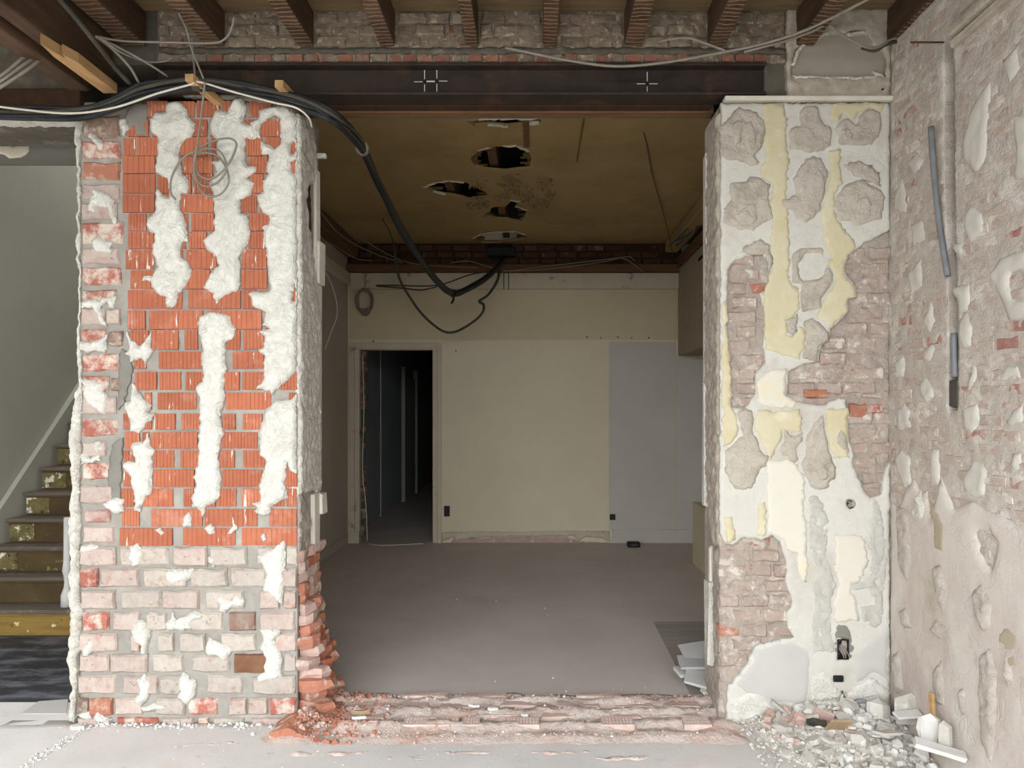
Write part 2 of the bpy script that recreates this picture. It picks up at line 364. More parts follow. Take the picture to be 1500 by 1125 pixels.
# ---- bricks (unit meshes, front towards -Y, shared data)
def brick_mesh(name, rough, cham, seed):
    r = random.Random(seed); ring = []
    for (x, z) in [(-.5, -.5), (-.17, -.5), (.17, -.5), (.5, -.5), (.5, 0), (.5, .5), (.17, .5), (-.17, .5), (-.5, .5), (-.5, 0)]:
        ring.append((x*(1-abs(r.gauss(0, rough))), z*(1-abs(r.gauss(0, rough*1.6)))))
    n = len(ring); v = [(x, .5, z) for x, z in ring]+[(x, -.28-r.uniform(0, .1), z) for x, z in ring]
    v += [(x*(1-cham*.5), -.46-r.uniform(0, .08), z*(1-cham*1.3)) for x, z in ring]
    v.append((r.uniform(-.1, .1), -.52-r.uniform(-.04, .04), r.uniform(-.1, .1)))
    f = []
    for a in (0, n):
        for i in range(n): f.append([a+i, a+(i+1) % n, a+n+(i+1) % n, a+n+i][::-1])
    f += [[2*n+i, 2*n+(i+1) % n, 3*n] for i in range(n)]
    me = bpy.data.meshes.new(name); me.from_pydata(v, [], f); me.update(); return me
def ribbed_mesh(name, n, seed):
    r = random.Random(seed); xs = []
    for i in range(n):
        a = -.5+i/n; w = 1/n; g = r.uniform(.03, .055)
        xs += [(a+.12*w, 0), (a+.5*w, -.03*r.random()), (a+.88*w, 0)]
        if i < n-1: xs.append((a+w, g))
    m = len(xs); v = []
    for z in (-.5, .5): v += [(x, -.5+d, z) for x, d in xs]
    for z in (-.5, .5): v += [(x, .5, z) for x, d in (xs[0], xs[-1])]
    f = [[i, i+1, m+i+1, m+i] for i in range(m-1)]
    b = 2*m
    f += [[b, 0, m, b+2], [m-1, b+1, b+3, 2*m-1], list(range(m))[::-1]+[b, b+1], [m+i for i in range(m)]+[b+3, b+2]]
    me = bpy.data.meshes.new(name); me.from_pydata(v, [], f); me.update(); return me
BR = {}
def brick_variants(key, mat, rough, cham, k=4):
    BR[key] = []
    for i in range(k):
        me = brick_mesh('brick_'+key, rough, cham, sum(map(ord, key))*7+i); me.materials.append(MATS[mat]); BR[key].append(me)
for key, mat, ro, ch in [('old', 'old_brick', .05, .16), ('oldred', 'old_brick_red', .05, .16), ('pale', 'old_brick_pale', .06, .18),
                         ('brown', 'brown_brick', .02, .06), ('dark', 'dark_brick', .06, .14), ('header', 'header_brick', .06, .14), ('sooty', 'sooty_brick', .05, .12),
                         ('lime', 'lime_brick', .08, .2), ('masonry', 'masonry_brick', .07, .2), ('exposed', 'red_exposed', .05, .15),
                         ('wash', 'wash_brick', .04, .2), ('washred', 'wash_red', .05, .2), ('thr', 'threshold_brick', .06, .14)]:
    brick_variants(key, mat, ro, ch)
BR['rib4'] = [ribbed_mesh('brick_ribbed', 4, 1)]; BR['rib6'] = [ribbed_mesh('brick_ribbed', 6, 2)]; BR['rib11'] = [ribbed_mesh('brick_ribbed', 11, 3)]
for k in ('rib4', 'rib6', 'rib11'): BR[k][0].materials.append(MATS['ribbed_red'])
def brick(key, c, size, parent, rz=0, tilt=0, name='brick'):
    o = bpy.data.objects.new(name, random.choice(BR[key])); o.location = Vector(c)-wof(parent)
    o.scale = size
    o.rotation_euler = (0, tilt, rz); link(o, parent); return o
def fbrick(key, x0, x1, y0, y1, parent, D=DF, out=.0, t=.06):
    """a brick given by its photo pixels on the frontal plane at depth D"""
    ax, az = fp(x0, y1, D); bx, bz = fp(x1, y0, D)
    return brick(key, ((ax+bx)/2, D-out+t/2, (az+bz)/2), (bx-ax, t, bz-az), parent, 0, random.uniform(-.008, .008))

# ================================================================== THE SETTING
# ---- front room shell (mostly behind the camera)
mb = MB(); mb.box(-6.2, XR+.3, FAC_Y-.25, FAC_Y, OPZ1, 4.2); mb.box(-6.2, OPX0, FAC_Y-.25, FAC_Y, 0, OPZ1); mb.box(OPX1, XR+.3, FAC_Y-.25, FAC_Y, 0, OPZ1); mb.box(OPX0, OPX1, FAC_Y-.25, FAC_Y, -.1, OPZ0)
mb.make('wall_front', 'shell', kind='structure', label='plain shop front wall behind the viewer with a wide opening', cat='wall')
mb = MB(); mb.box(-4.75, -4.6, FAC_Y, 3.6, 0, 3.9)
mb.make('wall_left', 'shell', kind='structure', label='plain wall closing the front room on its left', cat='wall')
mb = MB(); mb.box(-30, 30, -30, FAC_Y-.25, -.15, -.1)
mb.make('ground', 'street', kind='structure', label='grey street pavement outside the shop front', cat='pavement')

mb = MB(); mb.box(-26, 26, -17, -13, -.1, 2.3)  # unseen row, added to cut off low-angle sky light from the shop front
for i in range(9):
    mb.box(-22+i*5, -20.4+i*5, -13.03, -13, .7, 1.8)
mb.make('sky_block_row', 'street', kind='structure', label='unseen low row of buildings added across the street to block low sky light', cat='sky_blocker')
# ---- floors
def floor_h(u, v): return .004*fr(u, v, 2.5, 3, 5)
fl = patch('floor', rect(-4.6, XR, FAC_Y, 3.55), up_proj(0), 'front_floor', None, t=.004, step=.09, jit=0, rough=.004, rs=6, edge=.01, dep=.05, base=1,
           kind='structure', label='pale dusty grey floor of the front room', cat='floor')
mk('floor_slab', *(lambda m: (m.v, m.f))(MB().box(-4.6, XLP0, 3.50, 3.77, -.05, .004)), 'front_floor', fl)
# crack full of crumbs across the left of the floor is built with the rubble below
hall = mk('floor_hall', *(lambda m: (m.v, m.f))(MB().box(-4.3, -2.19, 3.77, 9.6, -.06, .001)), 'hall_black', None, kind='structure',
          label='black scraped hall floor streaked with dust in front of the stairs', cat='floor')
a = [floorp(x, y) for x, y in ((30, 1047), (97, 1047), (100, 1026), (57, 1029))]
mk('floor_board', [(x, y, .007) for x, y in a]+[(x, y, .0) for x, y in a], [[0, 1, 2, 3], [0, 4, 5, 1], [0, 3, 7, 4], [3, 2, 6, 7], [1, 5, 6, 2]], 'smooth_grey', fl)
rf = mk('floor_rear', *(lambda m: (m.v, m.f))(MB().box(-2.12, 2.0, 3.86, DB, -.06, .0)), 'room_floor', None, kind='structure',
        label='dull brown-grey dusty floor of the rear room', cat='floor')
# covering board with a seam at the right
a = floorp(957, 911); b = floorp(1012, 1020)
mk('floor_board', [(a[0], a[1], .004), (2.0, a[1], .004), (2.0, 3.87, .004), (b[0], 3.87, .004), (a[0], a[1], -.01), (2.0, a[1], -.01), (2.0, 3.87, -.01), (b[0], 3.87, -.01)],
   [[0, 3, 2, 1], [0, 4, 7, 3], [0, 1, 5, 4], [3, 7, 6, 2]], 'hatch_board', rf)
# ---- threshold: stump of the removed wall
def thr_h(u, v):
    k = (v-3.30)/.56
    return (.010*math.sin(k*26+2*fr(u, v, 2, 2, 3)) + .016*fr(u, v, 7, 4, 8))*min(1, max(.15, 4*k))
th = patch('floor_threshold', [(-1.25, 3.27), (1.0, 3.27), (1.0, 3.862), (-1.25, 3.862)], up_proj(0), 'threshold', None, t=.026, step=.014, jit=.012, jf=8,
           rough=.006, rs=40, edge=.13, dep=.05, base=.0, hfun=thr_h, kind='structure', label='rough brick-red stump of the removed wall across the opening', cat='threshold')
for i, (x0, x1, y0, y1) in enumerate([(-1.02, -.80, 3.66, 3.76), (-.78, -.52, 3.67, 3.77), (-.49, -.22, 3.66, 3.76), (-.19, .06, 3.67, 3.77), (.1, .33, 3.66, 3.77), (.36, .6, 3.67, 3.76), (.63, .83, 3.66, 3.76),
                         (-.96, -.72, 3.53, 3.63), (-.30, -.04, 3.54, 3.63), (.02, .24, 3.53, 3.62), (.3, .52, 3.53, 3.62), (.56, .8, 3.54, 3.63), (-.7, -.45, 3.79, 3.85), (-.4, -.15, 3.79, 3.85), (.2, .45, 3.79, 3.85)]):
    zz = .021+random.uniform(-.004, .005)
    o = brick('thr', ((x0+x1)/2, (y0+y1)/2, zz-.02), (x1-x0, .045, y1-y0), th, 0, 0); o.rotation_euler = (-math.pi/2, 0, random.uniform(-.03, .03))
# perforated brick lying flush: a slab with rows of open holes
def perforated(cx, cy, cz, L, Wd, nx, ny, parent):
    m = MB(); e = .006; cw = (L-2*e)/nx; ch = (Wd-2*e)/ny; hw = cw*.30; hh = ch*.30
    m.box(cx-L/2, cx+L/2, cy-Wd/2, cy+Wd/2, cz-.05, cz-.02)
    for j in range(ny+1):
        y0 = cy-Wd/2+e+(j-.5)*ch+hh if j else cy-Wd/2; y1 = cy-Wd/2+e+(j+.5)*ch-hh if j < ny else cy+Wd/2
        m.box(cx-L/2, cx+L/2, y0, y1, cz-.02, cz)
    for i in range(nx+1):
        x0 = cx-L/2+e+(i-.5)*cw+hw if i else cx-L/2; x1 = cx-L/2+e+(i+.5)*cw-hw if i < nx else cx+L/2
        m.box(x0, x1, cy-Wd/2+.001, cy+Wd/2-.001, cz-.02, cz-.0005)
    return m.make('perforated_brick', 'threshold_brick', parent)
for px0, px1 in [(592, 640), (644, 672), (677, 703), (740, 790), (880, 928), (1000, 1040)]:
    x0 = floorp(px0, 1068)[0]; x1 = floorp(px1, 1068)[0]
    perforated((x0+x1)/2, 3.465, .038, x1-x0, .085, max(4, int((px1-px0)/5)), 4, th)

# ---- left pier of brick
wp = MB().box(XLP0, XLP1, DF+.03, DW, 0, 2.97).make('wall_pier', 'mortar', kind='structure',
      label='left brick pier with red ribbed blocks under white plaster dabs', cat='brick pier')
patch('mortar_face', rect(XLP0, XLP1, 0, 2.97), front_proj(DF+.012), 'mortar', wp, t=.004, step=.016, jit=0, rough=.005, rs=35, edge=.003, dep=.03, base=1)
rows = [  # y0, y1, brick edges in photo pixels on the pier face
 (148, 171, '214,246 250,285 288,322 326,360 364,398 402,434'), (175, 200, '186,218 222,262 266,304 308,352 356,374 378,434'),
 (202, 228, '180,198 200,232 236,262 264,304 308,350 361,384 388,434'), (229, 254, '180,228 232,266 268,312 316,360 364,392 396,434'),
 (255, 283, '179,228 230,250 254,280 283,313 317,362 366,386 390,434'), (285, 311, '179,227 231,262 264,313 317,350 353,376 380,434'),
 (313, 338, '187,214 218,276 280,314 318,362 365,396 400,434'), (340, 364, '187,226 230,262 266,272 277,303 307,360 363,390 394,434'),
 (366, 394, '183,226 230,268 272,318 322,350 354,391 395,434'), (396, 423, '190,226 230,266 270,308 312,350 353,392 396,434'),
 (425, 452, '186,267 275,353 355,376 380,434'), (455, 482, '187,213 218,298 302,384 388,434'), (484, 512, '190,218 222,262 270,290 294,330 332,352 356,387 391,434'),
 (515, 540, '196,214 232,298 302,326 340,387 391,434'), (545, 571, '198,230 233,265 271,298 302,326 329,351 354,388 408,435'),
 (575, 600, '212,222 230,288 292,326 330,397 423,434'), (606, 629, '180,192 210,222 226,257 265,293 297,324 326,345 355,384 388,434'),
 (633, 657, '183,205 208,218 221,290 294,320 324,377 381,434'), (660, 685, '180,196 200,220 224,255 264,293 297,320 322,344 355,388 392,434'),
 (688, 713, '180,194 198,222 225,285 289,320 325,384 388,416 418,435'), (716, 742, '178,197 200,208 210,254 268,283 287,316 318,346 353,382 386,416 418,434'),
 (746, 771, '178,204 221,297 299,377 394,435'), (774, 799, '175,253 267,345 353,435')]
for y0, y1, s in rows:
    for x0, x1 in P2(s):
        w = x1-x0; fbrick('rib11' if w > 52 else 'rib6' if w > 22 else 'rib4', x0, x1, y0, y1, wp, out=random.uniform(-.003, .005))
oldcol = [(168, 203, 120, 176, 'dark'), (206, 232, 119, 177, 'oldred'), (236, 264, 119, 176, 'exposed'), (268, 294, 119, 176, 'old'), (297, 322, 119, 172, 'old'), (325, 357, 119, 181, 'oldred'),
 (362, 387, 119, 176, 'old'), (390, 418, 119, 178, 'oldred'), (424, 446, 119, 170, 'oldred'), (450, 478, 118, 155, 'old'), (481, 506, 118, 156, 'oldred'), (517, 545, 120, 174, 'oldred'),
 (550, 576, 120, 160, 'oldred'), (580, 608, 119, 170, 'old'), (613, 641, 117, 172, 'oldred'), (646, 670, 120, 155, 'old'), (677, 704, 119, 161, 'oldred'), (710, 739, 116, 166, 'old'),
 (746, 767, 123, 162, 'washred'), (770, 796, 121, 168, 'old'), (452, 476, 157, 176, 'old'), (484, 508, 159, 180, 'dark'), (553, 574, 162, 184, 'dark')]
for y0, y1, x0, x1, k in oldcol: fbrick(k, x0, x1, y0, y1, wp, out=random.uniform(0, .008))
low = [(800, 830, '116,170 174,248 254,304 306,364 376,417 419,436', 'old pale old pale pale pale'), (832, 861, '118,144 146,205 210,274 277,335 338,392 396,414 416,435', 'oldred old pale pale pale pale old'),
 (864, 893, '119,170 176,237 238,292 300,358 381,410 416,434', 'old pale old pale old old'), (896, 925, '121,160 166,205 214,245 278,328 335,375 380,432', 'oldred old pale pale dark old'),
 (927, 956, '114,172 193,205 232,255 263,302 322,377 402,434', 'old old pale pale pale old'), (958, 986, '115,160 162,217 222,270 280,337 343,391 416,434', 'old old pale pale brown pale'),
 (989, 1018, '113,170 180,232 235,268 301,357 369,434', 'old old pale pale pale'), (1022, 1048, '113,130 132,166 168,210 228,272 274,320 336,362 364,392 394,434', 'dark exposed old pale oldred old old oldred'),
 (1051, 1063, '113,165 170,232 236,285 290,306 310,360 366,430', 'old oldred old oldred pale old')]
for y0, y1, s, ks in low:
    for (x0, x1), k in zip(P2(s), ks.split()): fbrick(k, x0, x1, y0, y1, wp, out=random.uniform(.002, .014), t=.07)
FPJ = front_proj(DF)
def fpoly(s, D=DF): return [fp(x, y, D) for x, y in P2(s)]
def wpatch(s, t=.016, mat='white_plaster', holes=(), ridge=.006, parent=wp, name='plaster_patch', **kw):
    a = dict(step=.009, jit=.007, jf=45, rough=.005, rs=22, ridge=ridge, edge=.016, dep=.03, base=.25); a.update(kw)
    return patch(name, fpoly(s), FPJ, mat, parent, t=t, holes=[fpoly(h) for h in holes], **a)
cem = dict(mat='cement_smear', ridge=0, rough=.002, name='cement_smear', t=.006)
wpatch('186,160 197,152 216,151 217,172 213,186 218,199 198,200 196,186 186,198 182,185', **cem)
wpatch('178,510 190,520 194,545 186,575 183,590 172,600 174,560 175,530', **cem)
wpatch('164,652 180,640 178,700 176,745 160,742 158,700', **cem)
wpatch('268,140 330,146 400,152 435,160 430,150 330,136 270,134', **cem)
for s in ['243,156 248,150 258,148.5 266,152 273,160 276,168 281,174 286,182 286,195 278,202 270,207 264,218 263,228 264,238 268,254 278,265 275,283 265,285 264,308 271,318 276,347 275,354 266,355.5 263.5,377 275,382 282,396 278,409 267,425 261,430 257,448 251,451 245,450 242,435.5 228,428 223,419.5 221,412 208.5,411 210,405 223,403.5 231,391 224,371.5 227,343 216.5,336 215.6,320 228,311 229,286.5 228,277.5 232.5,277.5 238.7,285.6 249,289 249,279 246,261.5 227,252.7 230,229.5 232.5,208 230.7,200 221,192 220,174.5 228,165.5 237,164.7 244,164',
 '313,169 315.5,162 324.5,161 334,165.5 340.5,148 347.5,142.5 356.5,144 361,157 358,172.7 355.5,179 366,182.5 373,181 376,190 380,202 372,204 361.8,203 360,219 359,235 363.5,243 376,245.6 374,252.7 361,259.8 372.5,268.7 367,284.7 352,293.5 353,313 363.5,315 365,323.5 367,343 363.5,357 356.5,368 351,375 353,403.5 351,425.8 337,428.4 325,437 318,447 312,430 299.5,423 303,412.4 310,398 321,389.3 313.8,371.5 303,364.4 297.8,353 313.8,337.8 313.8,325.5 314.7,300.7 312,281 305,267 318,252.7 312,236.7 322.5,235 318,222.5 319,208 310,197.5 306.7,185',
 '290.7,476.5 293,464 303,458.7 315.5,457.8 337,462 341,474.7 346.7,481.8 340.5,496 330.7,501 329.8,517 329,520.7 333,540 329.8,547 329,568.7 329.8,584.7 323.5,602.5 324.5,623.8 329,636 324.5,641.5 320,670 322.7,684 324.5,705.5 323.5,710.7 320,730 310,740 303,742.7 301,748 297,758.7 295,748 282.7,742.7 281.8,730 287,710.7 285,698.5 288,684 292.5,670 290.7,652 293,616.7 292.5,581 287,567 292.5,561.5 298.7,558 297.8,542 293,526 297.8,513.5 293,490.7',
 '183.5,483.5 192.5,496 206.7,507.5 222.7,487 222.7,508.5 225,514 213.8,529.5 206.7,524 192.5,531 189,520.7 181.8,518 187,515.5 190.7,508.5',
 '196,560.7 203,572 213.8,586.5 222.7,593.5 215.5,606 228,606 222.7,616.7 213.8,622 204,635 190.7,632.7 190.7,613 182.7,600.7 184.5,590 191.5,588 192.5,572',
 '196,647 210,647 218,634.5 221,654 227,659 222.7,670 224.5,691 223.5,710.7 222.7,723 213.8,728.5 206.7,742.7 205,750.7 197,746 197.8,730 192.5,702 180,684 183.5,676 199.5,677 192.5,657.5',
 '404.5,586.5 411.5,588 429,583 434.7,576 434.7,693 425.8,691 422,675 419.5,687.8 417,709 422,728.5 411.5,733.8 399,741 395.5,751.6 386.7,757 376,751.6 372.5,748 377,742.7 369.8,738 383,733.8 379.5,719.6 382,703.5 386.7,689.5 390,677 381,663 381,648.7 379.5,634.5 385,616.7 388.5,600.7']:
    wpatch(s, t=.018)
wpatch('366,182 377,177 382,162 394,156.7 410,155 429,158.5 434.5,171 434.7,545 427.5,551 408,568.7 397,577.5 393.8,573 376,569.5 387.5,556 386.7,542 387.5,520.7 377.8,512.7 386.7,508.5 388.5,494 379.5,485 395.5,482 385,476.5 390,457 371.5,448 364.5,430 372.5,426 388.5,428.5 396.5,425 393.8,400 391,373 388.5,354 385,334 395.5,327 395.5,316.7 386.7,313 379.6,300.7 377.8,286.5 385.8,281 386.7,265 393,254.5 390,251 394,227 385,226 383,212 384,204.7 372,200',
       t=.018, holes=['381,190 384,181 393,174 405,170 410.5,175 411.5,195 410,212 404,218 394,213 384,207 380.5,198', '427,212 431,207 433.5,210 433,226 428,228', '426,238 433,233 433,256 428,255', '425,425 430,428 433,414 434,442 428,440 430,431'])
for s in ['129.3,199 133.8,194 142.7,199 155,211.8 149.8,224 143.5,223 140,211.8', '173.8,174.5 184.5,174.5 189,187 185,199 180,197.5',
 '136.5,276 161,284.7 167.5,293.5 166.7,308 173,327 167.5,329 158.7,304 142.7,304 140,313 130,311 132,297', '133.8,353 144.5,347.5 165.8,355.5 162,369 142.7,369.8 135.5,359',
 '119.5,442.7 132,437 148,441 153,435.5 171,434 167.5,451.5 160,451.5 157,443 148,448 151.5,462 157,478 148,476.5 142.7,460 135.5,451.5 121,451.5',
 '118.7,498 133.8,502 146,498 157.8,489 157,510 151.5,515.5 139,513.8 126.7,517 117.8,512', '117.8,557 126.7,552.7 151.5,561.5 152.5,574 157.8,579 154,608 126.7,592 123,577.5 125,565',
 '119.5,664.7 126.7,664.7 132,671.8 147,666.5 148,674.5 132,677 119.5,680.7', '140,647 147,646 150.7,657.5 144.5,663 139,657.5', '149.8,739 167.5,728.5 181.8,731 181,749.8 169,753 158.7,746',
 '119.5,799.5 133.8,795 147,801 144.5,807.5 117,809', '187,817 190.7,805 190.7,799.5 202,796 206.7,801 209,815.5 205,826 194,829.8 192.5,822.7', '241,838.7 247.5,833 285,833 284,844 274,851 256.5,857 244,851',
 '377.8,815.5 393.8,806.7 404.5,799.5 417,792.5 419.5,810 417,831.5 417,865 414,886.7 404.5,877.8 393.8,869 385.8,865 386.7,854.7 390,842 383,824.5', '305,817 315,811 318,817 313.8,832.5 306,824.5',
 '318,875 324.5,872.5 338.7,881 345.8,870.7 358,876 357,888.5 338.7,888.5 331.5,898 320,893.8 321.8,883', '242,912 251,905 252,895 259,906.7 270.7,903 285,894 300,899.5 296,905 284,909 280,921 263,923 245,922.7',
 '196,912 206.7,906.7 215.5,910 219,919 222.7,929.8 217,942 213.8,958 207.5,958 206.7,945.8 197,938.7 193,926', '120.5,951 133,937 139,942 136.5,953 129,960 122,961',
 '302,945.8 306.7,933 315.5,938.7 329.8,942 341,949 338.7,958 333,965 328,969 319,960 301,959',
 '381,921 410.7,920 410.7,929.8 402.7,937 409.8,954.7 415,967 411.5,979.5 414,990 411.5,993.8 395.5,996 377.8,1001.8 377,990 388.5,985 386.7,974 390,963.5 380.5,949 386.7,933',
 '201,997 213.8,985 217,995.5 221,1002.7 218,1015 216.5,1025.8 206.7,1032 198.7,1031 198.7,1022 205,1011.5', '262.7,993.8 269,985 276,986.7 277.8,993.8 288.5,995.5 286.7,1018.7 274,1033 260,1022 263.5,1011.5',
 '113,1047 121,1043.5 133.8,1041.8 135.5,1054 125,1053', '138,1052 141,1040 149.8,1040 153,1049 164,1053 151.5,1058.7 138,1057.8', '268,767.5 270.7,757 276,749 280.5,755 281,771 269,771',
 '333,781.8 341,771 341.5,755 344,765.8 347.5,771 345.8,778', '299.5,773 308.5,766 314.7,771 315.5,781.8 306.7,782.7', '229,776 236,772 242,780 236,784', '206,1037 228,1030 256,1031 252,1038 228,1040 212,1042', '383,786 387,780 390,788 386,794']:
    wpatch(s, t=.02, ridge=.004)
wpatch('121,174 123,182 120,200 119,230 118,300 118.5,400 118,480 120,520 119,548 123,580 119,620 118,680 116,720 120,760 118,800 117,860 122,905 117,940 113,975 112,1020 111,1060 101,1055 106,1010 100,960 104,910 102,850 104,800 102,760 106,700 102,650 107,600 112,575 117,560 114,530 113,490 116,470 116,400 112,380 115,300 113,230 109,205 114,180',
       t=.02, mat='white_edge', name='plaster_edge', jit=.012, jf=20, ridge=.008, dep=.30)
# reveal (right face) of the left pier: D from the pixel column
RPJ = reveal_proj(XLP1)
def rpoly(s): return [sidep(2*VX-x, y, -XLP1) for x, y in P2(s)]
def rpatch(s, mat, t=.01, **kw):
    a = dict(step=.012, jit=.008, jf=30, rough=.006, rs=25, edge=.012, dep=.03, base=.4); a.update(kw)
    return patch('plaster_patch', rpoly(s), RPJ, mat, wp, t=t, **a)
rpatch('435,165 446,168 456,186 461,240 459,268 448,272 446,300 452,350 462,420 466,470 466,716 444,722 436,724', 'white_edge', t=.014, step=.011, rough=.006, rs=22, ridge=.005)
rpatch('436,724 440,722 446,735 452,760 452,800 447,830 436,830', 'masonry', t=.012, rough=.01)
rpatch('446,275 453,272 455,330 452,352 447,310', 'hole_brown', t=.01)
# painted lining boards left at the back edge of the reveal
for (x0, x1, y0, y1, out) in [(459, 463, 250, 380, .02), (460, 468, 355, 418, .03), (461, 469, 418, 720, .012), (462, 469, 722, 752, .035), (455, 463, 722, 800, .02)]:
    D0 = -XLP1*F/(VX-x0); D1 = -XLP1*F/(VX-x1); dm = (D0+D1)/2
    MB().box(XLP1, XLP1+out, D0, D1, H-(y1-VY)*dm/F, H-(y0-VY)*dm/F, rough=.004, bev=.004).make('lining_board', 'white_trim', wp)
# broken teeth of the removed wall on the lower part of the reveal
def chunk(c, size, mat, parent, seed, name, rz=0, **kw):
    r = random.Random(seed); n = 7; v = []
    ang = sorted(r.uniform(0, 2*math.pi) for _ in range(n)); ang = [2*math.pi*(i+.35*r.uniform(-1, 1))/n for i in range(n)]
    rr = [r.uniform(.38, .56) for _ in range(n)]
    for z, k in ((-.5, .85), (-.1, 1.05), (.32, .95)):
        for a, q in zip(ang, rr): 
            q2 = q*k*r.uniform(.86, 1.12); v.append((math.cos(a)*q2, math.sin(a)*q2, z+r.uniform(-.09, .09)))
    v += [(0, 0, -.5), (r.uniform(-.15, .15), r.uniform(-.15, .15), .5)]
    f = []
    for l in (0, 1):
        for i in range(n): f.append([l*n+i, l*n+(i+1) % n, (l+1)*n+(i+1) % n, (l+1)*n+i])
    f += [[(i+1) % n, i, 3*n] for i in range(n)] + [[2*n+i, 2*n+(i+1) % n, 3*n+1] for i in range(n)]
    cs, sn = math.cos(rz), math.sin(rz)
    vv = []
    for x, y, z in v:
        x *= size[0]; y *= size[1]; z *= size[2]; vv.append((c[0]+x*cs-y*sn, c[1]+x*sn+y*cs, c[2]+z))
    return mk(name, vv, f, mat, parent, **kw)
k = 0
for iy, y in enumerate(range(806, 1046, 15)):
    z = H-(y-VY)*3.7/F; lim = 446+(y-796)*.22
    for D in (3.60, 3.72, 3.83):
        xr = min((lim-VX)*D/F, -.93) + random.uniform(-.02, .02) + (D-3.72)*.12
        if xr-XLP1 < .015: xr = XLP1+.02
        m = random.choice(['frag_red', 'frag_red', 'frag_pink', 'red_exposed', 'frag_pink', 'ribbed_red'])
        w = xr-XLP1+.04
        chunk(((XLP1-.04+xr)/2, D+random.uniform(-.02, .02), max(z, .03)), (w*1.1, .14, .062), m, wp, k, 'broken_brick', random.uniform(-.3, .3)); k += 1

# ---- right pier
rp = MB().box(XRP, XR, DF+.035, DW, 0, 2.965).make('wall_pier', 'masonry', kind='structure', label='right pier with yellow, white and grey plaster flaking off its masonry', cat='brick pier')
patch('masonry_face', rect(XRP, XR, 0, 2.965), front_proj(DF+.02), 'masonry', rp, t=.004, step=.013, jit=0, rough=.012, rs=22, ridge=.006, ridge_s=14, edge=.003, dep=.03, base=1)
# masonry bricks where the plaster is gone
def brick_zone(poly, parent, key, ch, L, D=DF, out=-.004, special=()):
    pp = P2(poly); xs = [p[0] for p in pp]; ys = [p[1] for p in pp]; y = min(ys); r = 0
    while y < max(ys):
        x = min(xs)-(L*.5 if r % 2 else 0)
        while x < max(xs):
            l = L*random.uniform(.7, 1.1)
            c = np.array([[x+l/2, y+ch/2]])
            if inside(pp, c)[0]: fbrick('exposed' if random.random() < .035 else key, x+1, min(x+l-1, 1306), y+1, y+ch-1.5, parent, D, out=random.uniform(out-.008, out+.008), t=.05)
            x += l
        y += ch; r += 1
H1 = '1065.6,394 1076,381.6 1101,374.4 1115,370 1126,383 1126,424 1113,431 1118,454 1119,490 1117,509.5 1120.7,530 1106,548 1105.5,578 1092,597.5 1071,597.5 1070,565 1065.6,541 1066,500 1063,460 1066,430'
H2 = '1171,388 1180,376 1200,373 1207,390 1203,403 1187,410 1173,408'
H3 = '1303,338 1297,340 1266.7,354.7 1254,365 1242,374 1236.5,392 1240,403.5 1253,421 1256,435 1241,438.7 1244,456 1234,466 1217,482 1215,491.5 1201,509 1199,529 1168,536.5 1154.5,546 1152.7,581.5 1170.5,588.7 1184.7,592 1208,594 1229,583 1238,585.5 1242,616 1244,646 1249.6,668 1249.6,679.6 1255,694.5 1264.5,719 1275.7,730 1290.7,724 1294,694.5 1303,676'
H4 = '1052,782 1062,796.5 1072.7,798 1090.5,787.6 1115,791 1129.6,784 1143.8,793 1147,809 1152.7,834 1149,851.6 1160.7,880 1158,890.7 1151,898 1152.7,919 1162,933 1141.6,937 1106.5,945.5 1092,976.5 1071,1001 1064,1000 1060,900 1055,830'
HC = '1251,738 1249,743 1245,744.5 1241,743 1239,738 1241,733 1245,731.5 1249,733'
for hz, ch, L in ((H1, 21, 44), (H3, 22, 46), (H4, 22, 44)): brick_zone(hz, rp, 'masonry', ch, L)
fbrick('exposed', 1176, 1214, 570, 583, rp, out=.006); fbrick('exposed', 1243, 1269, 590, 614, rp, out=.003); fbrick('oldred', 1270, 1293, 592, 606, rp, out=.003)
def rwp(s, mat, t=.012, name='plaster_patch', holes=(), **kw):
    a = dict(step=.012, jit=.006, jf=40, rough=.003, rs=22, edge=.012, dep=.02, base=.4); a.update(kw)
    return patch(name, fpoly(s), FPJ, mat, rp, t=t, holes=[fpoly(h) for h in holes], **a)
rwp('1056,152 1303,152 1303,337 1297,341 1266.7,356 1254,366 1242,375 1236.5,392 1240,403.5 1253,421 1256,435 1241,438.7 1244,456 1234,466 1217,482 1215,491.5 1201,509 1199,529 1168,536.5 1154.5,546 1152.7,581.5 1170.5,588.7 1184.7,592 1208,594 1229,583 1238,585.5 1242,616 1244,646 1249.6,668 1249.6,679.6 1255,694.5 1264.5,719 1275.7,730 1290.7,724 1294,694.5 1303,677 1304,1060 1064,1060 1066,1003 1071,1001 1092,976.5 1106.5,945.5 1141.6,937 1162,933 1152.7,919 1151,898 1158,890.7 1160.7,880 1149,851.6 1152.7,834 1147,809 1143.8,793 1129.6,784 1115,791 1090.5,787.6 1072.7,798 1062,796.5 1054,782',
    'base_plaster', t=.010, holes=[H1, HC, '1226,936 1242,936 1242,966 1226,966'], name='plaster_coat', step=.014)
flat = dict(rough=.0008, edge=.003, dep=.006, base=.8, name='paint_flake', step=.018)
FB = DF-.0095
def paint(s, mat, t=.003, **kw):
    a = dict(flat); a.update(kw); return patch(a.pop('name'), fpoly(s), front_proj(FB), mat, rp, t=t, jit=.012, jf=45, rs=30, **a)
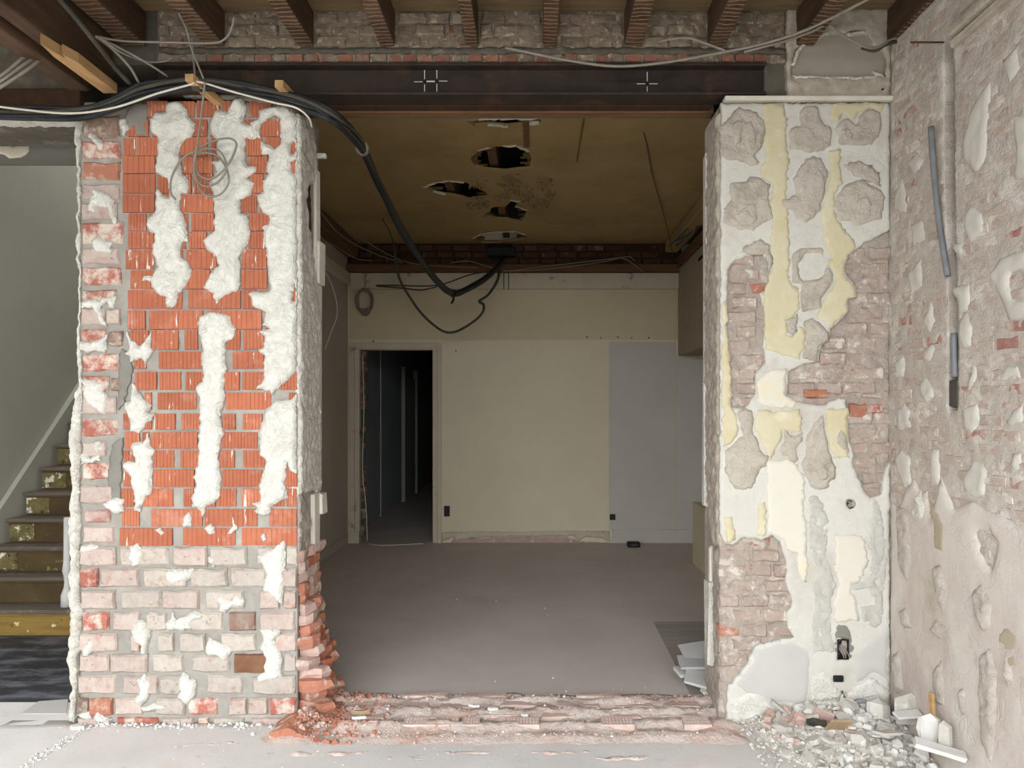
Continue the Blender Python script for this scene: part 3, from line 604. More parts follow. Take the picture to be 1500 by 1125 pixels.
paint('1115,154 1147,154 1152,175 1150,200 1154,240 1150,290 1155,335 1156,415 1168,422.5 1168.7,458 1151,470.5 1152.7,490 1161.5,492 1168.7,477.5 1179,486.5 1177.5,508 1170.5,527 1150,522 1120,511 1118,470 1117,433 1127,404.7 1132,387 1126,353 1132,330 1128,300 1131,275 1112,255 1122,230 1117,200 1122,180', 'yellow_paint')
paint('1213,223 1231,219.6 1229,239 1233,269 1220.5,289 1224,322.7 1243.5,346 1252,362 1240,375 1234.5,393 1238,405 1252,423 1253,433 1239,437 1241,455 1232,465 1217,479 1195,464 1205,440.7 1220.7,419 1222.6,407 1213,384 1220,380 1211.5,370.7 1202.7,347.5 1202.7,310 1211.5,271 1215,244', 'yellow_paint')
paint('1219,152.5 1294,153 1290,166 1274,158 1257,166 1250,175 1235,166 1225,180 1214,173', 'yellow_paint')
paint('1056.7,444 1063,440 1067,470 1062,478 1066,500 1069,540 1070,596 1076,606 1081.5,629.5 1074.5,644 1058.5,656', 'yellow_paint')
paint('1108,600 1135,603 1172,600 1174,630 1158,633 1143,627 1145,645 1138,655 1128,672 1120,665 1113.6,644 1104.7,629.5', 'yellow_paint')
paint('1124,674 1154.5,672 1168.7,683 1177.5,704 1177.6,762.7 1183,819.6 1181,851.6 1176,853 1165,830 1168.7,810.7 1152.7,805 1147,791 1129.6,782 1124,778.7 1122.5,738', 'cream_paint')
paint('1120,545 1150,540 1150,580 1165,588 1160,597 1130,598 1110,590 1108,560', 'cream_paint')
paint('1208.5,599 1240,597.5 1240,650 1242,669 1219.7,670 1210,631', 'yellow_paint')
paint('1110,735 1121,735 1122,783 1108,786', 'yellow_paint'); paint('1060,760 1070,755 1076,790 1064,794', 'yellow_paint')
paint('1222,783 1262,783 1270,821.6 1262,849 1245,855 1246,866 1253,879 1256,908 1224,911 1219,884 1227,857 1222,828', 'peach_paint')
dabs = dict(t=.022, name='adhesive_dab', rough=.006, rs=24, ridge=.004, ridge_s=12, edge=.02, step=.010, base=.2, dep=.012)
for s in ['1053,188.7 1065.5,171 1072.7,160 1083,156.7 1108,163.8 1119,174.4 1122.5,188.7 1119,208 1115,219 1108,229.5 1115,243.8 1101,247 1074.5,236.7 1060,238.4 1055,226',
 '1065.5,267 1088.6,265 1097.5,256 1110,258 1131,270.4 1126,290 1129.5,300.7 1135,322 1115,331 1101,342 1083,339 1060,330 1056.7,324 1058.5,304 1067,295',
 '1168.7,167 1177.5,153 1199,155 1202.5,172.7 1207.8,181.6 1218.5,185 1218.5,217 1204,224 1184.7,227.8 1170.5,222.5 1152.7,222.5 1152.7,197.5 1158,185 1170.5,183',
 '1177.5,233 1190,227.8 1204,231 1213,254.5 1207.8,286.5 1204,306 1197,316.7 1181,328 1165,323.8 1154.5,309.5 1143.8,306 1138.5,291.8 1152.7,290 1163,283 1158,265 1168.7,245.5',
 '1221,189 1228,176.5 1240.7,173 1251,182 1256.7,169 1274.5,157 1288.7,164 1292,180 1288.7,198 1278,214 1256.7,217 1226.5,215.6',
 '1220.5,289 1231,274.7 1245,265.8 1259.5,262 1273.8,269 1291.6,278 1297,289 1291.6,321 1273.8,328 1252.5,334 1241.8,326 1225.8,326 1221,310',
 '1076,606 1083,599 1101,597.5 1106,615 1103,629.5 1110,643.8 1115,658 1126,668.7 1124,684.7 1113.5,688 1108,704 1101,718.4 1076,717.5 1065.5,707.8 1060,690 1059,659.8 1074.5,647 1085,636.7',
 '1179,640 1190,619 1204,601 1207.8,603 1209.5,629.5 1215,654.5 1218.5,672 1225.5,684.7 1223.8,700.7 1215,707.8 1213,716.7 1195,719 1184.7,715 1175.8,693.5 1170.5,679 1177.5,665',
 '1143.8,631 1151,626 1158,635 1165,636.7 1172,629.5 1179,629.5 1175.8,643.8 1168.7,658 1170.5,672 1165,681 1154.5,677.5 1152.7,670.4 1143.8,670.4 1136.7,659.8 1145.5,645.5',
 '1172,470.4 1190,463 1213,483 1215,499 1200.7,509.5 1197,530 1172,527 1179,500.7', '1222,640 1230,622 1242,640 1244,668 1232,660 1222,652']: rwp(s, 'dab', **dabs)
rwp('1156,376 1167,362 1197,360 1209.5,363.8 1207.8,379.8 1222,401 1222,413.5 1204,438.4 1204,454.4 1172,459.8 1168.7,436.7 1170.5,419 1157,415', 'dab', holes=[H2], **{**dabs, 't': .018})
for s in ['1067,188 1076,176 1088,178 1086,210 1072,222', '1084,180 1100,178 1110,200 1106,224 1096,232 1086,214', '1166,270 1178,248 1200,246 1208,268 1204,288 1166,286', '1247,300 1256,288 1266,287 1276,300 1274,320 1262,328 1248,322', '1069,320 1092,298 1106,300 1110,322 1098,334 1080,332', '1190,690 1202,676 1212,688 1212,704 1196,706', '1226,192 1240,188 1248,200 1244,212 1228,210']:
    rwp(s, 'dab', **{**dabs, 't': .032, 'rough': .003, 'edge': .012})
paint('1234.7,242.7 1243.5,239 1256,237 1273.8,242.7 1286,255 1288,274.7 1266.7,265.8 1249,258.7', 'dab', t=.006)
paint('1084,370 1090,360 1112,352 1126,360 1131,384 1127,400 1120,372 1104,374', 'dab', t=.006)
paint('1151,470 1168,462 1166,486 1160,492 1153,486', 'dab', t=.006)
light = dict(t=.012, name='adhesive_dab', rough=.006, rs=45, ridge=.003, ridge_s=30, edge=.01, step=.010, base=.3, dep=.012)
for s in ['1182,724 1197,722.5 1206.7,739 1214,762 1212,800 1211,812 1222,847 1225.6,857 1219,874 1217.6,924 1224,940 1222,956 1189,956 1187,924 1190,876 1185.6,852 1200,836 1187,818 1182,796',
 '1276,730 1287,730 1296,780 1297.6,804 1299,815 1297.6,852 1293,869.6 1294,911 1281.6,921 1262,913 1257.6,903 1259,887 1278,884 1278,877.6 1269,863 1249.6,866 1245,858 1249.6,853.6 1262,849 1273.6,837.6 1272,815 1269,799 1272,770']: rwp(s, 'dab_light', **light)
rwp('1071,1001 1092,976 1106,946 1141,937 1165,938 1190,950 1189,985 1184,1032 1130,1034 1092,1018 1080,1012', 'smooth_grey', t=.014, rough=.0015, edge=.03)
rwp('1245,990 1251,954 1274,931 1290,921 1303,918 1303,1012 1288,993 1278,987 1253,1005', 'smooth_grey', t=.014, rough=.0015, edge=.03)
rwp('1067,1022 1085,1016 1106,1009.5 1137,1024 1184,1033 1185,990 1205,982 1220,992 1235,1018 1250,1005 1278,990 1303,1010 1303,1060 1072,1060', 'white_plaster', t=.018, rough=.002, edge=.02)
rwp('1219,925 1225,911 1244,915 1252,950 1246,968 1243,968 1243,935 1225,935 1225,968 1220,962', 'cement_smear', t=.014, rough=.003)
b0 = fp(1226, 965); b1 = fp(1242, 936)
sk = empty('socket_box', (sum((b0[0], b1[0]))/2, DF, b0[1]), 'black flush socket box with wire ends low on the right pier', 'socket box')
m = MB(); m.box(b0[0], b1[0], DF+.012, DF+.016, b0[1], b1[1]); 
for q in ((b0[0], b0[0]+.004, b0[1], b1[1]), (b1[0]-.004, b1[0], b0[1], b1[1]), (b0[0], b1[0], b0[1], b0[1]+.004), (b0[0], b1[0], b1[1]-.004, b1[1])): m.box(q[0], q[1], DF-.012, DF+.014, q[2], q[3])
m.make('box', 'socket_black', sk)
for i in range(3):
    x = b0[0]+.015+.012*i; MB().tube([(x, DF+.01, b1[1]-.03), (x, DF-.012, b1[1]-.05), (x+random.uniform(-.02, .02), DF-.02, b1[1]-.085)], .0025, 5).make('wire', 'cable_grey', sk)
c0 = fp(1219, 997); c1 = fp(1233.5, 988)
MB().box(c0[0], c1[0], DF-.022, DF+.0, c0[1], c1[1], bev=.003).make('junction_box', 'socket_black', None, loc='base', label='small dark junction box just below the socket box on the pier', cat='junction box')
# drilled hole
hx, hz = fp(1245, 738); m = MB(); n = 12
for k, (rr, yy) in enumerate(((.021, DF-.011), (.021, DF+.018))): m.v += [(hx+rr*math.cos(2*math.pi*i/n), yy, hz+rr*math.sin(2*math.pi*i/n)) for i in range(n)]
m.f += [[i, (i+1) % n, n+(i+1) % n, n+i] for i in range(n)]+[[n+i for i in range(n)][::-1]]
m.make('drilled_hole', 'hole_brown', rp)
# left reveal (faces -X) of the right pier: layers of wood, plaster and masonry
LPJ = side_proj(XRP)
def lpoly(s): return [sidep(x, y, XRP) for x, y in P2(s)]
patch('plaster_patch', lpoly('1056,165 1048,170 1040,190 1038,300 1036,400 1038,700 1040,740 1043,780 1050,800 1056,800'), LPJ, 'rough_trim', rp, t=.014, step=.011, jit=.004, jf=25, rough=.008, rs=25, ridge=.005, edge=.015, dep=.03)
patch('masonry_face', lpoly('1056,800 1048,800 1047,850 1046,900 1047,960 1048,1010 1048,1050 1056,1056'), LPJ, 'masonry', rp, t=.008, step=.012, jit=.01, jf=25, rough=.008, rs=30, edge=.015, dep=.03)
for (x0, x1, y0, y1, out, mt) in [(1039, 1033, 228, 560, .014, 'white_trim'), (1038, 1034, 560, 740, .022, 'white_edge'), (1046, 1040, 850, 972, .03, 'white_edge'), (1044, 1041, 800, 900, .012, 'white_trim')]:
    D0 = XRP*F/(x0-VX); D1 = XRP*F/(x1-VX); dm = (D0+D1)/2
    MB().box(XRP-out, XRP+.004, D0, D1, H-(y1-VY)*dm/F, H-(y0-VY)*dm/F, rough=.006, bev=.005).make('lining_board', mt, rp)

# ---- right side wall
rw = MB().box(XR+.05, XR+.3, FAC_Y, DW, 0, 4.2).make('wall_right', 'wash_mortar', kind='structure', label='right side wall of whitewashed pink brick over patchy plaster', cat='wall')
SPJ = side_proj(XR)
chase = '1384,48 1397,45 1399,300 1402,420 1404,500 1403,600 1390,600 1391,500 1390,400 1384,250'
def spoly(s): return [sidep(x, y) for x, y in P2(s)]
patch('mortar_face', rect(1.3, DW, 0, 3.5), SPJ, 'wash_mortar', rw, t=.0, holes=[spoly(chase)], step=.022, jit=.004, rough=.006, rs=22, ridge=.004, ridge_s=12, edge=.01, dep=.05, base=1)
mk('wall_front_part', *(lambda m: (m.v, m.f))(MB().box(XR-.0, XR+.06, FAC_Y, 1.32, 0, 3.5)), 'wash_mortar', rw)
patch('chase_back', [(2.7, 1.4), (3.2, 1.4), (3.2, 3.45), (2.7, 3.45)], side_proj(XR+.047), 'chase', rw, t=.004, step=.02, rough=.006, rs=30, jit=0, dep=.0, base=1)
ch = .0555; L0 = .185; chp = spoly(chase); nred = 0
redspots = spoly('1386,505 1386,522 1481,566 1480,590 1428,575 1486,490 1490,410 1493,712 1450,630 1325,465 1470,215 1325,180 1484,343')
r = 0; z = .60
while z < 3.42:
    D = 2.42-(L0/2 if r % 2 else 0)
    while D < DF-.03:
        l = L0*random.uniform(.75, 1.05); d1 = min(D+l, DF-.01); c = ((D+d1)/2, z+ch/2)
        zc = c[1]; a0, a1 = D, d1
        if 1.47 < zc < 3.06 and a1 > 2.945 and a0 < 3.065:
            if (a0+a1)/2 < 3.0: a1 = min(a1, 2.945)
            else: a0 = max(a0, 3.065)
        if a1-a0 > .05 and not (z < .95 and D > 2.9):
            py = VY-(z-H)*F/c[0]; c = ((a0+a1)/2, zc)
            if py > -15 and c[0] > 2.5:
                red = any(abs(c[0]-q[0]) < l*.5 and abs(c[1]-q[1]) < ch*.55 for q in redspots)
                brick('washred' if red else 'wash', (XR-.003+.025-random.uniform(-.003, .003), c[0], c[1]), (a1-a0-.006, .05, ch-.006), rw, -math.pi/2, random.uniform(-.02, .02))
        D += l
    z += ch; r += 1
def swp(s, mat, t=.012, name='plaster_patch', holes=(), **kw):
    a = dict(step=.012, jit=.007, jf=30, rough=.003, rs=20, edge=.02, dep=.02, base=.3); a.update(kw)
    return patch(name, spoly(s), SPJ, mat, rw, t=t, holes=[spoly(h) for h in holes], **a)
for s in ['1429,152 1450.7,117 1453,133 1448,184 1445,229 1437,250.7 1429,250.7 1413,234.7 1410.7,208 1418.7,186.7 1421,165', '1485,173 1510,165 1512,265 1488,262 1490,213', '1413,315.6 1424,300 1442,311 1442,342 1424,355.6 1415.6,342',
 '1451,400 1469,378 1489,369 1510,365 1510,391 1482,400 1480,422 1484,435.6 1510,444 1510,465 1480,470 1464,429 1453,413', '1311,304 1313,284 1324,258 1329,289 1329,309 1320,312', '1329,240 1344,224 1354,233 1349,247 1340,255.6',
 '1395.6,360 1411,353 1415.6,369 1409,380 1402,371', '1395.6,422 1420,415.6 1424,435 1420,455 1406,462 1404,440', '1408,467 1417,456.7 1425,462 1424,507 1414.7,512.7 1406.7,499', '1348,563 1358.7,550 1369,566 1368,582 1358.7,590 1349,579',
 '1353,515 1366.7,502 1372,510 1364,528.7 1356,528.7', '1414.7,579 1428,528.7 1433,542 1430.7,558', '1409,600.7 1433,590 1437,616.7 1425,638 1414.7,630 1412,614', '1365,659 1377,656.7 1378,710 1365,712.7',
 '1412,699 1428,675 1444,678 1449,691 1441,726 1428,728.7 1414.7,718', '1481,680.7 1486.7,664.7 1497,664.7 1498,691 1489,694', '1313,528.7 1324,518 1328,536.7 1324,552.7 1313,552.7', '1316,600.7 1326.7,590 1334.7,600.7 1334.7,627 1316,630',
 '1312,670 1324,656.7 1334.7,670 1336,712.7 1324,710 1316,691', '1462.7,555 1476,536.7 1492,536.7 1497,555 1486.7,552.7 1473,558', '1476,617 1488,600 1500,590 1500,620 1480,624', '1330,400 1350,380 1352,420 1336,430', '1352,470 1366,440 1372,470 1364,490', '1470,90 1490,70 1496,100 1480,120', '1335,330 1352,320 1356,350 1340,362']:
    swp(s, 'grey_skim')
swp('1307,735 1318,745 1330,715 1340,700 1350,722 1360,720 1365,760 1380,700 1400,745 1420,735 1430,735 1440,745 1470,755 1500,775 1640,850 1640,2000 1330,1075 1312,1055 1306,950', 'pink_plaster', t=.016, rough=.004, rs=8, edge=.03, name='plaster_coat', step=.018,
    holes=['1434,779 1451,775.6 1464,794 1455,836 1439.8,813'])
SP2 = dict(t=.028, rough=.006, rs=35, ridge=.004, edge=.02, base=.5)
for s in ['1319,741.6 1336,745 1339.7,813 1336,858.7 1322.7,828', '1322.7,896 1334,885 1341.6,923 1330,923', '1368,923 1377,904 1392.6,923 1383,938', '1430,866 1443.6,855 1458.7,881 1456.8,923 1447,928.6 1436,904', '1373.7,979.6 1385,968 1392.6,1040 1375.6,1028.7', '1439.8,964 1458.7,945.6 1466,987 1466,1078 1458.7,1125 1443.6,1078', '1312,960 1322,950 1328,1010 1316,1020', '1372,830 1384,825 1394,880 1386,900 1376,870', '1476,960 1484,950 1490,1000 1480,1010', '1410,1010 1420,1005 1424,1040 1414,1050']: swp(s, 'scar', **SP2)
swp('1362,730 1381,749 1390.7,771.8 1387,813 1371.8,805.8 1370,768', 'tan_plaster', t=.018, rough=.001); swp('1464,925 1480,915 1500,930 1500,985 1478,980 1468,950', 'tan_plaster', t=.018, rough=.001)
swp('1342,738 1350,720 1360,738 1358,760 1346,765', 'white_edge', t=.03, ridge=.006)
# cornice fragment
zz = H-(30-VY)*2.85/F
m = MB()
for (y0, z0, o) in ((.0, 0, .03), (.0, .035, .05), (.0, .075, .02), (0, .10, .035)): m.box(XR-o, XR+.02, 2.45, 2.97-z0*.6, 2.955+z0, 2.955+z0+.032, bev=.006, rough=.003)
m.make('cornice_fragment', 'rough_trim', rw)

# ---- wall above the opening
bzt = fp(0, 92.5)[1]
hw = MB().box(XLP0, XR, DF+.02, DW, bzt, 3.9).box(XLP0, XR, 3.785, 3.80, 3.0, bzt).box(fp(1122, 0)[0], XR, DF+.02, DF+.2, 2.975, bzt).make('wall_header', 'concrete_dust', kind='structure', label='old brick wall over the opening seen between the ceiling joists', cat='wall')
JO = [(180, 214), (302, 330), (436, 460), (557, 579), (683, 701), (795, 816), (914, 940), (1036, 1061), (1165, 1191), (1297, 1321)]
edges = [230]+[e for j in JO[1:] for e in j]
patch('mortar_face', rect(fp(228, 0)[0], fp(1152, 0)[0], 3.16, 3.42), front_proj(DF+.012), 'lime_brick', hw, t=.0, step=.016, jit=0, rough=.012, rs=25, ridge=.006, dep=.02, base=1)
gaps = [(232, 300), (332, 434), (462, 555), (581, 681), (703, 793), (818, 912), (942, 1034), (1063, 1150)]
for gi, (a, b) in enumerate(gaps):
    for ri, (y0, y1) in enumerate(((19, 35), (36, 52), (53, 69))):
        x = a-(12 if ri % 2 else 0)
        while x < b:
            l = random.uniform(28, 48); x1 = min(x+l, b)
            if x1-max(x, a) > 9: fbrick('dark' if random.random() < .18 else 'lime', max(x, a)+1, x1-1, y0, y1, hw, out=random.uniform(-.01, .012), t=.05)
            x += l
patch('concrete_band', rect(fp(232, 0)[0], fp(1150, 0)[0], fp(0, 79)[1], fp(0, 70)[1]), front_proj(DF), 'concrete_dust', hw, t=.006, step=.018, jit=.008, rough=.008, rs=25, dep=.03)
x = 285
while x < 1140:
    l = random.uniform(20, 27); fbrick('header' if random.random() < .72 else 'lime', x, x+l-3, 78.5, 91, hw, out=random.uniform(-.004, .006), t=.05); x += l
# ---- steel beam and wood under it
def ib(z0, z1, x0, x1):
    m = MB(); m.box(x0, x1, DF-.015, DF+.105, z1-.014, z1, bev=.003); m.box(x0, x1, DF-.015, DF+.105, z0, z0+.014, bev=.003); m.box(x0, x1, DF+.04, DF+.06, z0+.012, z1-.012); return m
bz0, bz1 = fp(0, 140)[1], fp(0, 93)[1]
sb = empty('steel_beam', (-.2, DF+.08, bz0), 'rusty dark steel beam spanning the wide opening', 'steel beam')
ib(bz0, bz1, fp(225, 0)[0], fp(1122, 0)[0]).make('beam', 'steel', sb)
for px, py in ((640, 119), (622, 120), (948, 123)):
    x, z = fp(px, py, DF+.04); m = MB()
    for k in range(4):
        a = k*math.pi/2; m.box(x+math.cos(a)*.03-.002-abs(math.cos(a))*.018, x+math.cos(a)*.03+.002+abs(math.cos(a))*.018, DF+.037, DF+.0405, z+math.sin(a)*.035-.0015-abs(math.sin(a))*.02, z+math.sin(a)*.035+.0015+abs(math.sin(a))*.02)
    m.make('chalk_mark', 'cable_white', sb)
    n = 8; m = MB(); m.v = [(x+.007*math.cos(2*math.pi*i/n), DF+.0385, z+.007*math.sin(2*math.pi*i/n)) for i in range(n)]+[(x+.007*math.cos(2*math.pi*i/n), DF+.0405, z+.007*math.sin(2*math.pi*i/n)) for i in range(n)]
    m.f = [list(range(n))[::-1]]+[[i, (i+1) % n, n+(i+1) % n, n+i] for i in range(n)]; m.make('bolt_hole', 'void', sb)
MB().box(fp(440, 0)[0], fp(1052, 0)[0], 3.635, 3.70, 2.997, 3.15, bev=.004).make('lintel_timber', 'dark_wood', None, loc='base', label='dark timber packed directly behind the lower edge of the steel beam', cat='timber')
MB().box(fp(470, 0, 3.74)[0], fp(1044, 0, 3.74)[0], 3.705, 3.78, 2.9945, 3.15, bev=.005).make('timber_strip', 'strip_wood', None, loc='base', label='thin light brown timber strip at the top of the opening', cat='timber')
# ---- box of plaster above the right pier
hx0, hz0 = fp(1152, 150); hx1, hz1 = fp(1304, 20)
patch('plaster_surround', rect(hx0, hx1, hz0, 3.42), front_proj(DF-.005), 'rough_trim', hw, t=.012, step=.014, jit=.01, rough=.008, rs=25, dep=.03,
      holes=[fpoly('1161,113 1158,97 1163,80 1172,66 1190,56 1215,49 1240,48 1266,47 1274,60 1290,72 1296,90 1297,112 1240,114')])
patch('plaster_niche', fpoly('1156,118 1156,40 1300,40 1300,118'), front_proj(DF+.012), 'niche_grey', hw, t=.004, step=.03, jit=0, rough=.002, dep=.002)
for s in ['1158,98 1164,78 1173,65 1190,55 1214,48 1214,51 1192,59 1176,70 1168,82 1163,98', '1240,50 1266,46 1272,56 1282,66 1279,60 1268,50 1244,52', '1160,112 1200,113 1250,114 1292,112 1294,118 1250,119 1200,117 1164,117', '1276,106 1290,110 1296,118 1280,114', '1304,78 1324,68 1334,72 1330,82 1318,88 1306,98']:
    patch('plaster_patch', fpoly(s), front_proj(DF-.008), 'white_edge', hw, t=.016, step=.008, jit=.004, rough=.004, dep=.02)
MB().box(fp(1060, 0)[0], XR, DF-.03, DF+.03, fp(0, 150)[1], fp(0, 143.5)[1], bev=.003).make('ledge_board', 'white_trim', hw)
for (x0, x1, y0, y1) in [(1159, 1172, 132, 139), (1196, 1234, 131, 141), (1246, 1274, 132, 141), (1282, 1294, 130, 137)]:
    a = fp(x0, y1); b = fp(x1, y0); MB().box(a[0], b[0], DF-.012, DF-.005, a[1], b[1], rough=.003).make('dark_gap', 'dark_wood', hw)

# ---- joists and boards of the front ceiling
cl = MB().box(-4.6, XR, FAC_Y, DF+.02, CEIL+.03, CEIL+.1).make('ceiling', 'dark_wood', kind='structure', label='bare plank ceiling of the front room', cat='ceiling')
y = DF-.002
while y > FAC_Y:
    w = random.uniform(.13, .17); MB().box(-4.6, XR, y-w+.004, y, CEIL, CEIL+.03, bev=.003).make('plank', 'plank_wood', cl); y -= w
def stripe_mat():
    m = M('joist_bottom', '5E4836', '4A3628', 6, bump=.4, c3='3E2A1E', s3=5, lo3=.5, hi3=.65)
    nt = m.node_tree; N = nt.nodes; L = nt.links; b = N['Principled BSDF']; src = b.inputs['Base Color'].links[0].from_socket
    geo = N.new('ShaderNodeNewGeometry'); wv = N.new('ShaderNodeTexWave'); wv.wave_type = 'BANDS'; wv.bands_direction = 'Y'; wv.inputs['Scale'].default_value = 10; wv.inputs['Distortion'].default_value = 5; wv.inputs['Detail'].default_value = 4
    L.new(geo.outputs['Position'], wv.inputs['Vector']); mr = N.new('ShaderNodeMapRange'); mr.inputs['From Min'].default_value = .8; mr.inputs['From Max'].default_value = .92; L.new(wv.outputs['Fac'], mr.inputs['Value'])
    x = N.new('ShaderNodeMix'); x.data_type = 'RGBA'; L.new(mr.outputs[0], x.inputs['Factor']); L.new(src, x.inputs['A']); x.inputs['B'].default_value = C('85705A'); L.new(x.outputs['Result'], b.inputs['Base Color'])
stripe_mat()
jz = fp(0, 68)[1]
ordinal = ['leftmost', 'second', 'third', 'fourth', 'fifth', 'sixth', 'seventh', 'eighth', 'ninth', 'tenth']
for i, (a, b) in enumerate(JO):
    x0 = fp(a, 0)[0]; x1 = fp(b, 0)[0]
    e = empty('ceiling_joist', ((x0+x1)/2, DF-.5, jz), 'rough brown ceiling joist with lath marks, %s from the left' % ordinal[i] if i else 'rough brown ceiling joist with lath marks, leftmost above the pier cables', 'joist', 'bare ceiling joists')
    MB().box(x0, x1, FAC_Y+.05, DF+.0, jz+.004, CEIL, bev=.006).make('beam', 'joist_wood', e)
    MB().box(x0+.001, x1-.001, FAC_Y+.05, DF-.002, jz, jz+.006, bev=.002).make('lath_face', 'joist_bottom', e)
# two trimmers and dark timbers at the upper left
MB().box(-2.085, -2.005, .5, DF-.02, 3.03, CEIL-.002, bev=.006).make('trimmer_beam', 'joist_wood', None, loc='base', label='long dark trimmer beam running overhead at the upper left, with splintered batten under it', cat='beam')
MB().box(-2.215, -2.115, .5, DF-.02, 3.01, 3.23, bev=.006).make('trimmer_beam', 'joist_wood', None, loc='base', label='lower dark trimmer beam at far upper left beside the grey cables', cat='beam')
m = MB(); v = []
pts = [(-2.05, 2.99), (-2.03, 3.03), (-2.01, 3.10), (-1.985, 3.02), (-1.965, 3.16)]
q = [(-2.03, 3.46), (-1.965, 3.46), (-1.96, 3.16), (-1.98, 3.08), (-1.99, 3.12), (-2.01, 2.99), (-2.03, 3.10)]
m.v = [(a, b, 2.985) for a, b in q]+[(a, b, 3.029) for a, b in q]; n = len(q)
m.f = [list(range(n)), [n+i for i in range(n)][::-1]]+[[i, n+i, n+(i+1) % n, (i+1) % n] for i in range(n)]
m.make('broken_batten', 'fresh_wood', None, loc='base', label='splintered pale orange batten broken off under the trimmer beam', cat='batten')
# header over the hall
hh = MB().box(-4.6, XLP0, DF+.02, DW, fp(0, 176)[1], 3.9).make('wall_header', 'concrete_dust', kind='structure', label='wall over the hall opening behind the black cables', cat='wall')
MB().box(-4.6, XLP0+.02, DF-.03, DF+.03, fp(0, 158)[1], fp(0, 133)[1], bev=.004).make('beam_end', 'dark_wood', hh)
patch('plaster_edge', rect(-4.6, fp(120, 0)[0], fp(0, 180)[1], fp(0, 171)[1]), front_proj(DF), 'white_edge', hh, t=.02, step=.014, jit=.008, rough=.005, dep=.05)
hl = MB().box(-4.6, XLP0+.08, 4.0, 4.2, fp(0, 225, 4.0)[1], 5.5).make('wall_hall_lintel', 'hall_lintel', kind='structure', label='grey painted lintel inside the hall with cream paint flaking at the left', cat='wall')
patch('paint_flake', fpoly('-10,178 52,178 50,186 38,190 14,190 14,208 18,216 42,208 42,222 30,232 14,232 6,226 -10,224', 4.0), front_proj(4.0), 'cream_flake', hl, t=.004, step=.015, jit=.006, rough=.001, dep=.004)

# ---- hall, stair and its walls
sw = MB().box(-4.1, -3.95, 3.87, 9.6, 0, 5.4).make('wall_stair', 'hall_wall', kind='structure', label='grey painted wall beside the staircase with two pale sloping bands', cat='wall')
def band(p0, p1, wdt):
    d = []
    for (x, y) in (p0, p1): D = 3.95*F/(VX-x); d.append((D, H-(y-VY)*D/F))
    (a, b), (c, e) = d; s = (e-b)/(c-a); a2, c2 = a-1.2, c+3.0; b2 = b+s*(a2-a); e2 = b+s*(c2-a)
    m = MB(); m.v = [(-3.95, a2, b2), (-3.95, c2, e2), (-3.95, c2, e2+wdt), (-3.95, a2, b2+wdt)]; m.v += [(x+.008, y, z) for x, y, z in m.v]
    m.f = [[4, 5, 6, 7], [0, 4, 7, 3], [3, 7, 6, 2], [0, 1, 5, 4], [1, 2, 6, 5]]; m.make('rail_mark', 'hall_band', sw)
band((0, 748), (117, 562), .035); band((0, 786), (105, 616), .05)
MB().box(-4.1, -2.3, 9.5, 9.6, 0, 5.4).make('wall_hall_end', 'hall_wall', kind='structure', label='far end wall of the stair hall hidden behind the pier', cat='wall')
MB().box(-4.1, -2.0, 3.87, 5.7, 5.4, 5.5).box(-4.1, -2.0, 7.3, 9.6, 5.4, 5.5).box(-4.1, -3.65, 5.7, 7.3, 5.4, 5.5).box(-2.45, -2.0, 5.7, 7.3, 5.4, 5.5).make('ceiling_hall', 'hall_wall', kind='structure', label='ceiling high over the stair hall with an unseen opening added to light the hall', cat='ceiling')  # opening in this unseen ceiling is added to brighten the stair wall
st = empty('staircase', (-3.48, 4.9, 0), 'steep worn wooden stair with peeling brown, yellow and white paint', 'staircase')
sh, rn = .1745, .18
for i in range(15):
    y = 4.9+i*rn; z = (i+1)*sh; xr = -3.02
    MB().box(-3.90, xr, y-.025, y+rn+.01, z-.028, z, bev=.006, rough=.002).make('tread', 'stair_tread', st)
    r_ = MB().box(-3.88, xr, y, y+.018, i*sh, z-.028).make('riser', 'stair_gold' if i == 0 else 'stair_riser', st)
    if i: MB().box(-3.88, -3.88+.17+.02*random.random(), y-.004, y+.002, i*sh+.012, z-.03, rough=.003).make('paint_patch', 'stair_patch', r_)
    MB().box(-3.88, xr, y-.014, y, z-.042, z-.029, bev=.003).make('moulding', 'stair_gold' if i == 0 else 'stair_riser', st)
m = MB(); s = 1.0
m.v = [(x, y, z) for x in (-3.945, -3.905) for (y, z) in ((4.85, 0), (4.85, .26), (7.6, 2.93), (7.6, 2.6), (5.0, 0))]
m.f = [[0, 1, 2, 3, 4], [9, 8, 7, 6, 5]]+[[i, 5+i, 5+(i+1) % 5, (i+1) % 5] for i in range(5)]; m.make('stringer', 'hall_wall', st)
# white turned baluster at the right end of the first tread
bx, by = -3.16, 4.97; prof = [(.0, .0), (.038, 0), (.038, .075), (.034, .085), (.02, .13), (.017, .16), (.02, .2), (.03, .24), (.022, .30), (.02, .6), (0, .6)]
m = MB(); n = 12
for rr, z in prof: m.v += [(bx+rr*math.cos(2*math.pi*k/n), by+rr*math.sin(2*math.pi*k/n), sh+z) for k in range(n)]
for j in range(len(prof)-1): m.f += [[j*n+k, j*n+(k+1) % n, (j+1)*n+(k+1) % n, (j+1)*n+k] for k in range(n)]
m.make('baluster', 'frag_white', st, smooth=True)

